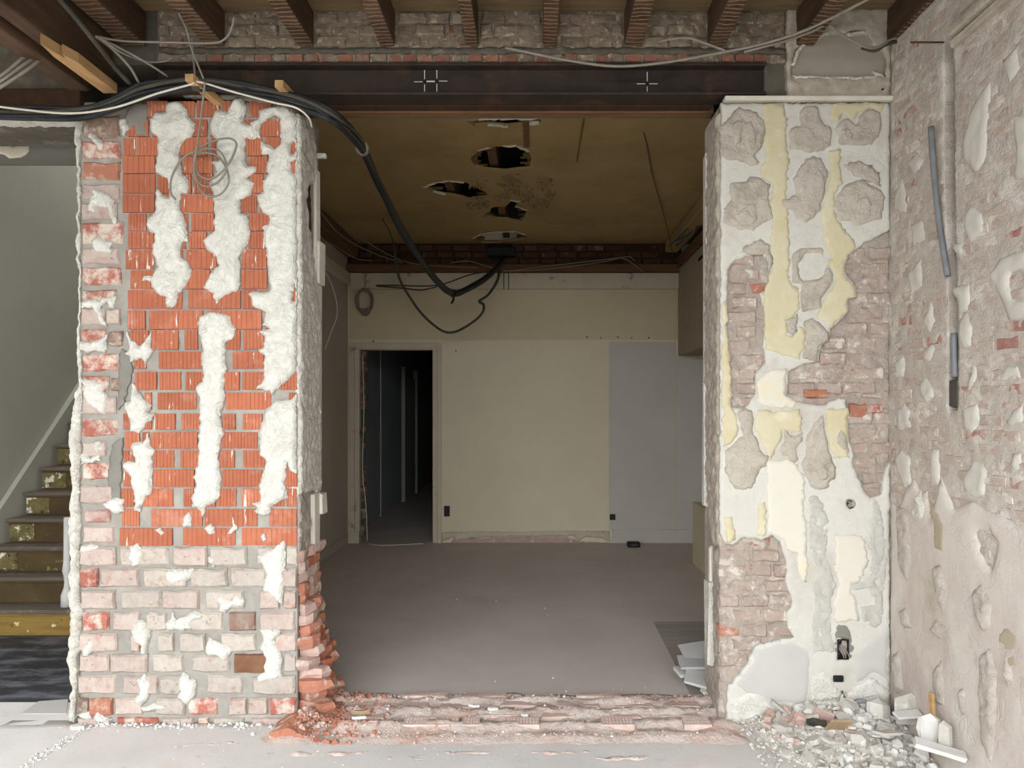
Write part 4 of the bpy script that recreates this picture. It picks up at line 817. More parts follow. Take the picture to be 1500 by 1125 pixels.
# ================================================================== REAR ROOM
BPM = F/DB
def bp(px, py): return fp(px, py, DB)
dx0, dx1, dz = bp(524, 0)[0], bp(635, 0)[0], bp(0, 512)[1]
m = MB(); m.box(-2.12, dx0, DB, DB+.16, 0, 3.6); m.box(dx0, dx1, DB, DB+.16, dz, 3.6); m.box(dx1, 2.05, DB, DB+.16, 0, 3.6)
bw = m.make('wall_back', 'room_cream', kind='structure', label='cream and grey panelled back wall of the rear room', cat='wall')
def panel(x0, x1, y0, y1, mat, t=.008, name='wall_panel', parent=bw):
    a = bp(x0, y1); b = bp(x1, y0); return MB().box(a[0], b[0], DB-t, DB+.002, a[1], b[1], bev=.0015).make(name, mat, parent)
panel(512, 992.5, 425, 497.5, 'room_upper', .010); panel(646, 891, 499, 779, 'room_cream', .008); panel(892.5, 990, 501, 776, 'room_grey', .012); panel(991.5, 1050, 523, 776, 'room_grey', .010)
panel(896, 1060, 778, 795, 'room_grey', .022, 'baseboard'); panel(896, 1060, 775, 778.5, 'room_grey', .026, 'baseboard_cap')
patch('broken_baseboard', [bp(x, y) for x, y in P2('646,780 700,778 760,779 830,777 893,778 894,794 880,788 860,786 848,792 840,785 800,786 740,786 690,788 668,792 664,786 648,793')], front_proj(DB-.008), 'broken_base', bw, t=.012, step=.02, jit=.01, rough=.004, dep=.02)
patch('plaster_patch', [bp(x, y) for x, y in P2('664,788 700,789 760,787 830,787 852,793 894,795 894,797 660,797')], front_proj(DB-.004), 'frag_pink', bw, t=.008, step=.02, jit=.006, rough=.004, dep=.02)
panel(512, 993, 401, 424, 'white_rail', .05, 'rail'); panel(508, 996, 389, 400, 'strip_wood', .09, 'wall_plate')
# brick band above the plate
panel(508, 998, 352, 389.5, 'dark_wood', .012, 'band_backing')
for ri, (y0, y1) in enumerate(((359, 368), (369, 378), (379, 388))):
    x = 512-(8 if ri % 2 else 0)
    while x < 996:
        l = random.uniform(20, 30); fbrick('sooty', x, min(x+l-1.5, 998), y0, y1, bw, D=DB, out=random.uniform(.01, .03), t=.08); x += l
for x, y in P2('547,500 668,514 860,494 880,495 905,494 925,495 950,495'):
    a = bp(x, y); MB().box(a[0]-.008, a[0]+.008, DB-.018, DB, a[1]-.006, a[1]+.006, rough=.003).make('nail_stub', 'iron', bw)
# door casing
dr = MB()
dr.box(bp(512, 0)[0], bp(520, 0)[0], DB-.03, DB+.005, 0, bp(0, 503)[1], bev=.004); dr.box(bp(520, 0)[0], bp(527, 0)[0], DB-.018, DB+.06, 0, bp(0, 512)[1], bev=.004)
dr.box(bp(634, 0)[0], bp(641, 0)[0], DB-.018, DB+.06, 0, bp(0, 512)[1], bev=.004); dr.box(bp(641, 0)[0], bp(647, 0)[0], DB-.03, DB+.005, 0, bp(0, 503)[1], bev=.004)
dr.box(bp(520, 0)[0], bp(641, 0)[0], DB-.022, DB+.05, bp(0, 511)[1], bp(0, 502)[1], bev=.004)
dw = dr.make('door_1', 'white_rail', kind='structure', label='battered cream door casing around the dark corridor doorway', cat='door frame')
yy = 514
while yy < 782:
    a = bp(526, yy+7); b = bp(526+random.uniform(4, 9), yy)
    if yy < 600 or random.random() < .45: MB().box(a[0], b[0], DB+.04, DB+.15, a[1], b[1], rough=.01, bev=.005).make('broken_brick', 'dark_brick', dw)
    yy += 8
for s in ((516, 518, 785, 795),): panel(511, 527, 778, 796, 'white_rail', .04, 'plinth_block', dw)
# side walls
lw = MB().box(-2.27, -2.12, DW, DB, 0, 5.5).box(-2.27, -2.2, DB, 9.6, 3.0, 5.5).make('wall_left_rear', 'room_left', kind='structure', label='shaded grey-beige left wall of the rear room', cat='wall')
MB().box(-2.12, -2.105, DW, DB, 0, .1, bev=.003).make('baseboard', 'room_left', lw)
MB().box(-2.12, -2.07, DW, DB-.06, bp(0, 418)[1], bp(0, 402)[1], bev=.006).make('rail', 'white_rail', lw)
D0 = 2.12*F/(VX-471); D1 = 2.12*F/(VX-491); MB().box(-2.125, -2.117, D0, D1, 2.93, 2.96).make('slot', 'void', lw)
MB().box(-2.12, -1.98, DW, DB-.1, 3.20, 3.36, bev=.01).make('cornice_timber', 'strip_wood', lw)
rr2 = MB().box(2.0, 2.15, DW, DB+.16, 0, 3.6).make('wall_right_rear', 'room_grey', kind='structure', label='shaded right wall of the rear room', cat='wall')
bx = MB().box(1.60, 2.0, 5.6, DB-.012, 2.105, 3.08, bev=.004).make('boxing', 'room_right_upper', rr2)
MB().box(1.57, 2.0, 5.6, DB-.02, 3.09, 3.2, bev=.01).make('cornice_timber', 'strip_wood', rr2)
MB().box(1.44, 1.58, 5.0, DB-.1, 3.25, 3.365, bev=.01).make('cornice_timber', 'room_ceiling', rr2)
D0 = 1.6*F/(1026-VX); MB().box(1.596, 1.602, 6.5, 7.25, 2.955, 2.985).make('slot', 'void', rr2)
MB().box(1.53, 1.98, 5.6, 7.2, .0, .60, bev=.006).make('boxed_casing', 'tan_board', None, loc='base', label='low tan boxed casing standing against the right wall of the rear room', cat='casing')
# ceiling with broken holes
HOLES = ['690,232 700,221 715,217 735,214 757,214 775,222 778,234 776,247 757,249 735,252 712,249 697,245', '620,275 636,268 656,265 680,267 700,275 715,285 718,289 700,291 688,293 672,288 650,285 635,281',
         '706,317 716,311 722,303 740,303 748,293 760,295 756,303 772,308 768,318 760,326 745,322 725,321', '693,349 705,343 725,340 755,339 770,344 772,350 755,353 725,356 705,356', '683,178 700,175 735,174 792,174 790,181 770,182 745,186 715,184 695,185']
hol = [[ceilp(x, y) for x, y in P2(h)] for h in HOLES]
rc = patch('ceiling_rear', rect(-2.12, 2.0, 3.80, DB), down_proj(RCEIL), 'room_ceiling', None, t=.0, holes=hol, step=.06, jit=.02, jf=9, rough=.0, edge=.01, dep=.025, base=1,
           kind='structure', label='stained brown plaster ceiling of the rear room with broken holes', cat='ceiling', smooth=False)
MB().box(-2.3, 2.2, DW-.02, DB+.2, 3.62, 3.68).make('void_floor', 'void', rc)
for x in (-1.75, -1.25, -.75, -.33, -.02, .5, 1.0, 1.5): MB().box(x-.035, x+.035, DW+.02, DB-.05, RCEIL+.055, 3.62, bev=.004).make('joist', 'strip_wood', rc)
for h in hol:       # laths crossing the edges of the holes and pale broken rims
    A = np.array(h); (x0, y0), (x1, y1) = A.min(0), A.max(0); y = y0
    while y < y1:
        if random.random() < .75:
            L = (x1-x0)
            for (a, b) in ((x0-.05, x0+L*random.uniform(.08, .3)), (x1-L*random.uniform(.05, .22), x1+.05)): MB().box(a, b, y, y+.022, RCEIL+.028, RCEIL+.036, rough=.002).make('lath', 'lath', rc)
        y += .04
    k = len(h)
    for i in range(k):
        p = Vector(h[i]); q = Vector(h[(i+1) % k]); 
        if random.random() < .6 and (p.y+q.y)/2 < (y0+y1)/2+.1:
            d = (q-p); n = Vector((-d.y, d.x)).normalized()*.03
            patch('plaster_patch', [tuple(p-n*.6), tuple(q-n*.6), tuple(q+n*.5), tuple(p+n*.5)], down_proj(RCEIL), 'cream_flake', rc, t=.008, step=.02, jit=.02, jf=14, rough=.003, dep=.01)
a = ceilp(772, 214); b = ceilp(772, 176); MB().box(a[0]-.02, a[0]+.02, b[1], a[1], RCEIL-.012, RCEIL+.0, rough=.003).make('lath', 'strip_wood', rc)
c0 = ceilp(845, 236); c1 = ceilp(849, 173); MB().box(c0[0]-.006, c0[0]+.006, c1[1], c0[1], RCEIL-.008, RCEIL, rough=.002).make('lath', 'lath', rc)
# remains of the ceiling rose
m = MB(); rr = random.Random(3)
cx, cy = ceilp(752, 288)
spots = [(748, 262, 12), (700, 270, 10), (705, 297, 12), (800, 268, 14), (805, 283, 14), (795, 297, 12), (775, 280, 8), (735, 287, 10), (752, 280, 10), (770, 287, 10), (690, 300, 8), (780, 298, 8), (742, 270, 8), (757, 268, 8)]
rose = empty('ceiling_rose', (cx, cy, RCEIL-.03), 'remains of a moulded leaf ceiling rose between the ceiling holes', 'ceiling rose')
for (px, py, n) in spots:
    m = MB()
    for _ in range(n*2):
        x, y = ceilp(px+rr.gauss(0, 6), py+rr.gauss(0, 3.2)); w = rr.uniform(.012, .03); l = rr.uniform(.03, .07); a = rr.uniform(0, 6.28); c, s = math.cos(a), math.sin(a)
        pts = [(-l/2, 0), (-l*.15, -w/2), (l/2, 0), (-l*.15, w/2)]
        base = [(x+u*c-v*s, y+u*s+v*c, RCEIL+.001) for u, v in pts]; tip = (x, y, RCEIL-rr.uniform(.012, .03))
        m.add(base+[tip], [[0, 1, 4], [1, 2, 4], [2, 3, 4], [3, 0, 4], [3, 2, 1, 0]])
    m.make('leaf_cluster', 'rose', rose, kind='stuff')
# ---- corridor behind the doorway
MB().box(-2.3, -2.2, DB+.16, 15.2, 0, 3.2).make('wall_corridor', 'corr_panel', kind='structure', label='grey board-lined left wall of the dark corridor beyond the doorway', cat='wall')
MB().box(-1.05, -.95, DB+.16, 15.2, 0, 3.2).make('wall_corridor', 'shell', kind='structure', label='hidden right wall of the dark corridor', cat='wall')  # unseen wall, kept pale as a reflector to brighten the left panels
MB().box(-2.3, -.95, DB, 15.2, -.06, -.001).make('floor_corridor', 'room_floor', kind='structure', label='dusty corridor floor running into the dark beyond the doorway', cat='floor')
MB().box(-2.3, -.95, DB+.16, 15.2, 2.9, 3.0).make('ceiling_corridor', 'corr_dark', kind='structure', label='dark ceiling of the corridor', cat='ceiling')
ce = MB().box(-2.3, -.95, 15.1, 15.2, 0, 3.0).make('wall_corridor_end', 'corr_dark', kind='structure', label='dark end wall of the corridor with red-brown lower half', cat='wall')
MB().box(-2.2, -1.0, 15.06, 15.1, .0, 1.1).make('dado', 'corr_red', ce)
wc = bpy.data.objects['wall_corridor']
for (d0, d1) in ((8.5, 10.35), (10.4, 12.0)): MB().box(-2.2, -2.186, d0, d1, .02, 2.55, bev=.003).make('board_panel', 'corr_panel', wc)
MB().box(-2.2, -2.17, 10.35, 10.4, .0, 2.55).make('board_edge', 'door_white', wc)
d2 = empty('door_2', (-2.2, 12.6, 0), 'pale door and casing in the corridor left wall', 'door', kind='structure')
MB().box(-2.2, -2.13, 12.0, 12.1, 0, 2.2, bev=.004).make('casing', 'door_white', d2); MB().box(-2.2, -2.12, 13.2, 13.3, 0, 2.2, bev=.004).make('casing', 'door_white', d2)
MB().box(-2.2, -2.16, 12.1, 13.2, .01, 2.05, bev=.003).make('leaf', 'door_white', d2)
MB().box(-1.55, -1.45, 14.6, 14.66, -.001, 1.15, bev=.004).make('pale_board', 'door_white', None, loc='base', label='narrow pale board in the dark at the end of the corridor', cat='board')

# ================================================================== CABLES, PIPES, SMALL THINGS
def pl3(s):   # "px,py,D ..." -> points
    return [W(*[float(a) for a in q.split(',')]) for q in s.split()]
def jig(P, amp, seed):
    r = random.Random(seed); return [Vector(p)+Vector((r.uniform(-amp, amp), r.uniform(-amp, amp), r.uniform(-amp, amp))) for p in P]
main = pl3('-60,164,3.42 40,166,3.42 120,164,3.42 170,150,3.43 215,133,3.43 290,123,3.42 360,130,3.42 440,147,3.43 490,172,3.46 520,200,3.72 535,225,4.05 556,270,4.7 585,330,5.6 612,375,6.2 640,410,6.8 664,430,7.2 695,418,7.6 722,398,7.9 736,378,8.12')
cb = empty('cable_bundle', (-1.0, 3.42, 2.6), 'thick bundle of black cables draped over the left pier into the rear room', 'cable bundle')
for i in range(7):
    a = 2*math.pi*i/7; o = Vector((math.cos(a)*.018, math.cos(a+1)*.016, math.sin(a)*.027))
    k = 1.0 if i < 5 else 1.3
    P = [Vector(p)+o*(.55+.6*((j*7+i*3) % 5)/5) for j, p in enumerate(main)]
    MB().tube(jig(P, .005, i), .011*k if i % 2 else .0085*k, 7).make('cable', 'cable_black' if i % 3 else 'cable_dark', cb, smooth=True)
for t, mt in ((9.7, 'cable_grey'), (5.0, 'cable_dark'), (15.0, 'cable_black')):
    i = int(t); p = Vector(main[i]).lerp(Vector(main[i+1]), t-i); d = (Vector(main[i+1])-Vector(main[i])).normalized()*.018
    MB().tube([p-d, p, p+d], .036, 10).make('cable_tie', mt, cb)
p = Vector(W(664, 432, 7.2)); MB().tube([p, p+Vector((.0, 0, -.05)), p+Vector((-.02, 0, -.085))], .012, 7).make('cable_end', 'cable_black', cb)
def cable(s, r, mat, label, name='cable', group=None, n=6, pts=None):
    P = pts if pts else pl3(s); b = min(P, key=lambda p: p[2])
    return MB().tube(P, r, n).make(name, mat, None, loc=b, smooth=True, label=label, cat='cable', **({'group': group} if group else {}))
cable('-60,148,3.36 30,160,3.36 105,166,3.36 170,157,3.37 230,137,3.37 278,124,3.37 292,120,3.38 340,134,3.37 400,150,3.37 434,158,3.38 452,172,3.42 457,186,3.5', .005, 'cable_white', 'thin white cable following the black bundle over the left pier')
# loose coil hanging on the pier
c = [(300, 120, 3.36), (297, 150, 3.40), (287, 225, 3.44), (284, 250, 3.46), (296, 282, 3.46), (318, 287, 3.45), (334, 270, 3.44), (332, 248, 3.44), (318, 228, 3.45), (296, 224, 3.46), (285, 232, 3.46), (291, 255, 3.45), (310, 262, 3.43), (332, 244, 3.42), (346, 215, 3.42),
     (340, 204, 3.43), (322, 204, 3.44), (296, 214, 3.45), (284, 232, 3.46), (288, 262, 3.45), (302, 273, 3.43), (320, 266, 3.42), (332, 246, 3.42), (322, 222, 3.44), (300, 218, 3.45), (270, 230, 3.46), (252, 258, 3.46), (250, 282, 3.46), (257, 292, 3.45)]
cable('', .0048, 'cable_grey', 'loosely coiled grey cable hanging on the left pier front', 'cable_coil', pts=[W(*q) for q in c])
GC = 'grey ceiling cables'
cable('282,60,3.44 284,90,3.42 286,118,3.38', .005, 'cable_grey', 'short grey cable dropping onto the wooden peg of the left pier')
cable('262,20,3.2 272,40,3.3 280,70,3.36 290,95,3.38 298,115,3.38', .0045, 'cable_grey', 'grey cable curving down from the joists to the wooden peg')
cable('140,53,3.3 180,60,3.3 250,62,3.32 310,63,3.34 328,58,3.34 338,45,3.33 343,25,3.3', .005, 'cable_grey', 'grey cable running level under the leftmost joists and up the second')
cable('80,-10,2.9 110,25,3.0 140,62,3.1 170,100,3.3 190,122,3.4', .011, 'cable_dark', 'thick dark grey cable sloping down beside the trimmer beam')
cable('140,53,3.1 165,72,3.2 190,98,3.3 203,120,3.4', .006, 'cable_grey', 'grey cable fanning down to the bundle, right beside the thick dark one')
cable('145,55,3.1 175,70,3.2 215,92,3.3 246,112,3.4', .005, 'cable_grey', 'grey cable fanning out farthest right to the steel beam end')
cable('150,58,3.1 180,78,3.2 215,90,3.35 240,90,3.4 252,84,3.4', .004, 'cable_grey', 'thin grey cable sagging in a small loop above the bundle')
for i, s in enumerate(['-40,135,3.1 0,112,3.1 30,88,3.15 42,78,3.2', '-40,142,3.1 0,120,3.1 32,97,3.15 52,84,3.2', '-40,150,3.1 0,128,3.1 40,102,3.15 58,88,3.2']):
    cable(s, .0075, 'cable_grey', 'grey cable at the far left edge, %s of three side by side' % ['uppermost', 'middle', 'lowest'][i], group=GC)
cable('740,70,3.45 770,76,3.44 830,88,3.42 900,97,3.4 970,92,3.4 1040,80,3.38 1110,66,3.36 1170,48,3.3 1215,28,3.2 1285,-8,3.0', .0065, 'cable_grey', 'long grey cable rising across the steel beam to the upper right')
cable('962,62,3.46 985,57,3.42 1010,56,3.4 1040,66,3.38 1062,74,3.37', .006, 'cable_grey', 'short grey cable looping beside the seventh joist', 'cable')
cable('1090,76,3.38 1150,60,3.36 1190,46,3.34 1212,36,3.34 1228,48,3.36 1250,60,3.38 1272,70,3.40 1290,68,3.42 1305,58,3.44 1322,56,3.46', .006, 'cable_grey', 'grey cable bending down over the plaster niche above the right pier')
cable('1262,70,3.44 1282,74,3.42 1300,64,3.44 1325,60,3.48', .008, 'cable_dark', 'dark cable stub at the right corner of the plaster niche')
# rear room cables
cable('578,355,7.2 580,385,7.3 586,410,7.4 600,435,7.5 620,462,7.6 645,483,7.6 662,487,7.6 680,480,7.6 700,466,7.7 708,455,7.7 708,446,7.75 702,441,7.75 715,432,7.9 728,412,8.0 733,392,8.1', .014, 'cable_dark', 'single dark cable hanging in a deep loop before the back wall')
cable('551,418,8.2 580,418,8.1 640,418,7.8 690,402,8.0 735,395,8.15', .007, 'cable_dark', 'dark cable stretched along the white rail, upper of two')
cable('551,419,8.2 590,422,8.1 615,425,7.9 640,420,7.7', .007, 'cable_dark', 'dark cable sagging along the white rail, lower of two')
cable('462,285,6.2 490,320,6.8 530,350,7.5 580,378,8.0 620,388,8.15 700,392,8.2', .006, 'cable_grey', 'thin grey cable crossing the rear ceiling corner, uppermost')
cable('462,300,6.2 500,345,7.0 550,372,7.8 590,385,8.1', .006, 'cable_grey', 'thin grey cable crossing the rear ceiling corner, middle')
cable('462,345,6.6 490,360,7.2 520,378,7.8 545,382,8.1', .006, 'cable_grey', 'thin grey cable crossing the rear ceiling corner, lowest')
cable('560,320,6.6 573,345,7.0 580,372,7.3', .005, 'cable_dark', 'thin dark cable running from the bundle to the deep loop')
cable('660,385,8.1 690,383,8.1 740,396,8.15 800,390,8.15 870,382,8.15 910,378,8.15 925,385,8.15 942,398,8.15', .006, 'cable_grey', 'thin pale cable running right along the wall plate, upper')
cable('735,398,8.12 800,394,8.12 880,384,8.12 918,376,8.12 930,382,8.12', .005, 'cable_grey', 'thin pale cable running right along the wall plate, lower')
cable('938,175,4.8 948,215,5.2 955,255,5.8 968,300,6.6 980,345,7.6 985,372,8.1', .004, 'cable_dark', 'thin dark wire hanging across the right of the rear ceiling')
cable('462,380,6.75 478,400,6.9 490,430,7.0 494,460,7.0 484,490,6.95 476,512,6.9', .006, 'cable_white', 'thin white cable hanging on the left wall of the rear room')
cable('531,520,8.2 533,600,8.3 531,690,8.25 536,740,8.2 538,792,8.15', .006, 'cable_white', 'thin pale cable hanging down the left side of the doorway')
cable('540,796,8.2 560,797,8.1 590,798,8.15 620,795,8.2', .006, 'cable_white', 'thin pale cable lying across the doorway floor', pts=[(x, y, .008) for x, y, z in pl3('540,796,8.2 560,797,8.1 590,798,8.15 620,795,8.2')])
coil = empty('cable_coil', W(535, 455, 8.2), 'oval coil of pale cable hanging high on the back wall left', 'cable')
cx, cy, cz = W(535, 438, 8.2)
for i in range(6):
    w = .075+.012*(i % 3); hgt = .17-.012*i; P = [(cx+w*math.sin(t), cy-.012*i+.01*math.sin(3*t), cz-hgt*.1-hgt*math.cos(t)*(1 if math.cos(t) > 0 else .8)) for t in np.linspace(0, 2*math.pi, 14)]
    MB().tube(P, .007, 6, sub=3).make('loop', 'cable_grey', coil, smooth=True)
MB().tube([(cx, cy, cz+.12), (cx+.005, cy, cz+.3)], .006, 6, sub=1).make('tail', 'cable_grey', coil)
# hanging bunch of wires at the right ceiling corner
hb = empty('wire_bunch', W(1005, 335, 7.0), 'frayed bunch of loose wires hanging at the right ceiling corner', 'wires')
for i in range(16):
    r = random.Random(i); x0 = 1030+r.uniform(-8, 6); MB().tube(pl3('%f,%f,6.8 %f,%f,7.2 %f,%f,7.7' % (x0, 308+r.uniform(-6, 10), 1012+r.uniform(-14, 10), 330+r.uniform(-8, 14), 992+r.uniform(-12, 8), 362+r.uniform(-10, 6))), .006, 5, sub=4).make('wire', 'cable_dark' if i % 2 else 'cable_grey', hb)
jbx = bp(735, 372); MB().box(jbx[0]-.16, jbx[0]+.16, DB-.16, DB-.02, jbx[1]-.05, jbx[1]+.05, bev=.01).make('junction_box', 'cable_black', None, loc='base', label='dark junction box on the brick band where the cables end', cat='junction box')
for x, lab in ((738, 'left'), (745, 'right')): cable('%d,395,8.15 %d,410,8.15 %d,424,8.15' % (x, x, x), .005, 'cable_dark', 'short thin wire dangling on the white rail, %s of two' % lab)
# sockets in the rear room
def socket(px0, px1, py0, py1, label, gap):
    a = bp(px0, py1); b = bp(px1, py0); e = empty('wall_socket', ((a[0]+b[0])/2, DB, a[1]), label, 'socket')
    MB().box(a[0], b[0], DB-.035, DB, a[1], b[1], bev=.004).make('plate', 'socket_black', e)
    n = 2 if gap else 1
    for i in range(n):
        z = a[1]+(b[1]-a[1])*(i+.5)/n; r = .022 if gap else .02; m = MB(); k = 10
        m.v = [((a[0]+b[0])/2+r*math.cos(2*math.pi*q/k), DB-.0375, z+r*math.sin(2*math.pi*q/k)) for q in range(k)]+[((a[0]+b[0])/2+r*.8*math.cos(2*math.pi*q/k), DB-.0345, z+r*.8*math.sin(2*math.pi*q/k)) for q in range(k)]
        m.f = [[q, (q+1) % k, k+(q+1) % k, k+q] for q in range(k)]+[[k+q for q in range(k)][::-1]]; m.make('socket_hole', 'cable_dark', e)
socket(651, 659, 741, 756, 'tall black double socket on the cream back wall', True); socket(893, 901, 753, 761, 'small black socket at the edge of the grey panel', False)
x, y = floorp(928, 801); e = empty('floor_box', (x, y, 0), 'small black box lying on the floor below the white baseboard', 'box')
MB().box(x-.07, x+.07, y-.05, y+.05, 0.001, .055, bev=.008).make('box', 'socket_black', e); MB().box(x-.03, x+.03, y-.055, y-.05, .015, .04).make('face', 'cable_dark', e)
# conduit in the chase
def chp_pt(px, py, out): D, z = sidep(px, py); return (XR-out, D, z)
MB().tube([chp_pt(1374, 186, .03), chp_pt(1378, 250, .028), chp_pt(1385, 330, .024), chp_pt(1394, 404, .016)], .0125, 10).make('conduit_pipe', 'pipe_grey', None, loc='base', smooth=True, label='grey plastic conduit pipe slanting out of the chase in the right wall', cat='pipe')
MB().tube([chp_pt(1399, 488, .004), chp_pt(1399, 515, .004), chp_pt(1400, 552, .002)], .0125, 10).make('conduit_pipe', 'pipe_grey', None, loc='base', smooth=True, label='short lower piece of grey conduit pipe in the right wall chase', cat='pipe')
p0 = chp_pt(1397, 596, 0); MB().box(XR-.004, XR+.03, p0[1]-.035, p0[1]+.03, p0[2], p0[2]+.11, bev=.006).make('conduit_box', 'cable_dark', None, loc='base', label='dark open back box at the foot of the wall chase', cat='box')
D, z = sidep(1383, 62); MB().tube([(XR+.02, D, z), (XR-.14, D, z)], .004, 7, sub=1).make('nail', 'iron', None, loc='base', label='long rusty nail sticking out of the upper right wall', cat='nail')
# wooden pegs in the left pier
def peg(px, py, dx, dz, label):
    x, z = fp(px, py, 3.40); m = MB(); w, h = .019, .016
    v = []
    for t in (0, 1):
        bx, by, bz = x+dx*t, 3.36+(.17)*t, z+dz*t
        v += [(bx-w, by, bz-h), (bx+w, by, bz-h), (bx+w, by, bz+h), (bx-w, by, bz+h)]
    m.add(v, [[0, 1, 2, 3], [7, 6, 5, 4], [0, 4, 5, 1], [1, 5, 6, 2], [2, 6, 7, 3], [3, 7, 4, 0]]); m.make('wooden_peg', 'fresh_wood', None, loc='base', label=label, cat='peg')
peg(283, 119, .07, -.05, 'square wooden peg holding up the cable bundle on the left pier'); peg(413, 128, .02, -.01, 'square wooden peg in the beam above the right end of the cable bundle')
D0 = -XLP1*F/(VX-462); x, y, z = W(470, 229, 3.86); MB().box(x-.05, x+.03, 3.84, 3.87, z-.012, z+.012, bev=.004).make('wall_clip', 'frag_white', None, loc='base', label='small white clip on the back edge of the left pier', cat='clip')
# loose wires at the right pier base
cable('1233,1012,3.49 1238,1022,3.47 1252,1035,3.44 1262,1040,3.42', .004, 'cable_dark', 'dark wire end sticking out of the right pier into the rubble')
cable('1252,1042,3.42 1248,1030,3.43 1258,1024,3.44 1272,1028,3.42 1278,1040,3.4 1262,1046,3.38', .004, 'cable_blue', 'small loop of blue wire in the rubble at the right pier')
cable('1236,1014,3.49 1232,1026,3.46 1230,1040,3.42', .006, 'cable_white', 'white cable end hanging down to the rubble at the right pier')

# ================================================================== RUBBLE
def heap_h(x, y):
    dx = (x-1.40)/.40; dy = (y-3.46)/.34; g = math.exp(-(dx*dx+dy*dy)*1.3)
    return .115*g + .012*fr(x, y, 14, 3, 2)*min(1, g*4)
patch('rubble_heap', [(.98, 3.515), (1.0, 3.36), (1.06, 3.22), (1.14, 3.05), (1.2, 2.86), (1.4, 2.78), (1.6, 2.8), (1.69, 2.9), (1.69, 3.515)], up_proj(0), 'frag_grey', None, t=.004, step=.02, jit=.03, jf=9, rough=.008, rs=40, edge=.08, dep=.004, base=.1,
      hfun=lambda u, v: heap_h(u, v), kind='stuff', label='low heap of fine grey plaster rubble in the corner', cat='rubble', smooth=False)
def slab_mesh(seed, n, mat, thick=.18, spread=.25):
    r = random.Random(seed); A = [2*math.pi*(i+r.uniform(-.35, .35))/n for i in range(n)]; R = [r.uniform(.5-spread, .5) for _ in range(n)]
    asp = r.uniform(.55, .95)
    v = [(math.cos(a)*q, math.sin(a)*q*asp, 0) for a, q in zip(A, R)]+[(math.cos(a)*q*.93, math.sin(a)*q*asp*.93, thick*r.uniform(.85, 1.15)) for a, q in zip(A, R)]
    f = [list(range(n))[::-1], [n+i for i in range(n)]]+[[i, (i+1) % n, n+(i+1) % n, n+i] for i in range(n)]
    me = bpy.data.meshes.new('fragment'); me.from_pydata(v, [], f); me.materials.append(MATS[mat]); me.update(); return me
def lump_mesh(seed, mat):
    r = random.Random(seed); v = []; n = 6
    for z, k in ((-.32, .7), (.0, 1), (.3, .75)):
        for i in range(n):
            a = 2*math.pi*(i+r.uniform(-.3, .3))/n; q = .5*k*r.uniform(.75, 1.05); v.append((math.cos(a)*q, math.sin(a)*q, z+r.uniform(-.08, .08)))
    f = [list(range(n))[::-1], [2*n+i for i in range(n)]]
    for l in (0, 1): f += [[l*n+i, l*n+(i+1) % n, (l+1)*n+(i+1) % n, (l+1)*n+i] for i in range(n)]
    me = bpy.data.meshes.new('fragment'); me.from_pydata(v, [], f); me.materials.append(MATS[mat]); me.update(); return me
FR = {k: [slab_mesh(i*3+j, random.choice((4, 5, 6, 7)), k, random.uniform(.12, .3)) for j in range(5)]+[lump_mesh(50+i*7+j, k) for j in range(3)] for i, k in enumerate(('frag_grey', 'frag_white', 'frag_pink', 'frag_red', 'frag_brown'))}
def frag(name, me, loc, size, rot, label, cat, group=None):
    o = bpy.data.objects.new(name, me); o.location = loc; o.scale = (size,)*3 if not isinstance(size, tuple) else size; o.rotation_euler = rot; link(o, None, None, label, cat, group); WOFF[o.name] = Vector(loc); return o
r = random.Random(11); placed = []
LG, GG = 'loose grey or white plaster fragment in the rubble heap by the right wall', 'plaster fragments in the rubble heap'
tries = 0
while len(placed) < 170 and tries < 6000:
    tries += 1
    x = 1.06+abs(r.gauss(0, 1))*.0 + r.uniform(0, .62); y = r.uniform(2.82, 3.47)
    if y < 3.3 and x < 1.06+(3.3-y)*.35: continue
    s = r.choice((.045, .055, .065, .075, .085, .1, .115, .135))
    if x+s*.5 > XR-.02 or y+s*.4 > 3.49: continue
    if any(math.hypot(x-a, y-b) < (s+c)*.30 for a, b, c in placed): continue
    placed.append((x, y, s)); z = max(0, heap_h(x, y))+.008
    left = x < 1.24 and y > 3.22
    m = r.choice(FR['frag_pink'] if left and r.random() < .6 else FR['frag_white'] if r.random() < .28 else FR['frag_grey'])
    frag('plaster_fragment', m, (x, y, z), s, (r.gauss(0, .28), r.gauss(0, .28), r.uniform(0, 6.28)), '%s %s %s fragment in the rubble heap, %s' % ('large' if s > .09 else 'mid-sized' if s > .06 else 'small', 'lumpy' if m in (FR['frag_grey']+FR['frag_white']+FR['frag_pink'])[5:8] or len(m.vertices) == 18 else 'flat', m.materials[0].name.replace('frag_', ''),
         'at its front edge' if y < 3.05 else 'against the pier' if y > 3.36 else 'against the right wall' if x > 1.52 else 'on its left side' if x < 1.25 else 'in its middle'), 'rubble', GG)
def slab(px, py, D, L, Wd, T, rot, mat, label, cat='board piece', name='board_fragment', seed=0, zmin=0):
    rr = random.Random(seed); x, y, z = W(px, py, D)
    m = MB(); m.box(-L/2, L/2, -Wd/2, Wd/2, 0, T, rough=min(.004, T*.2), bev=min(.003, T*.2)); R = Matrix.Rotation(rot[2], 3, 'Z')@Matrix.Rotation(rot[1], 3, 'Y')@Matrix.Rotation(rot[0], 3, 'X')
    m.v = [tuple(R@Vector(v)+Vector((x, y, max(z, zmin)))) for v in m.v]; return m.make(name, mat, None, loc='base', label=label, cat=cat)
slab(1376, 1102, 2.88, .18, .055, .022, (.1, .18, -.35), 'frag_white', 'long white edged board piece at the right front of the rubble heap')
slab(1330, 1049, 3.20, .115, .05, .014, (.15, -.05, .08), 'frag_white', 'flat white board strip under the leaning plaster slab')
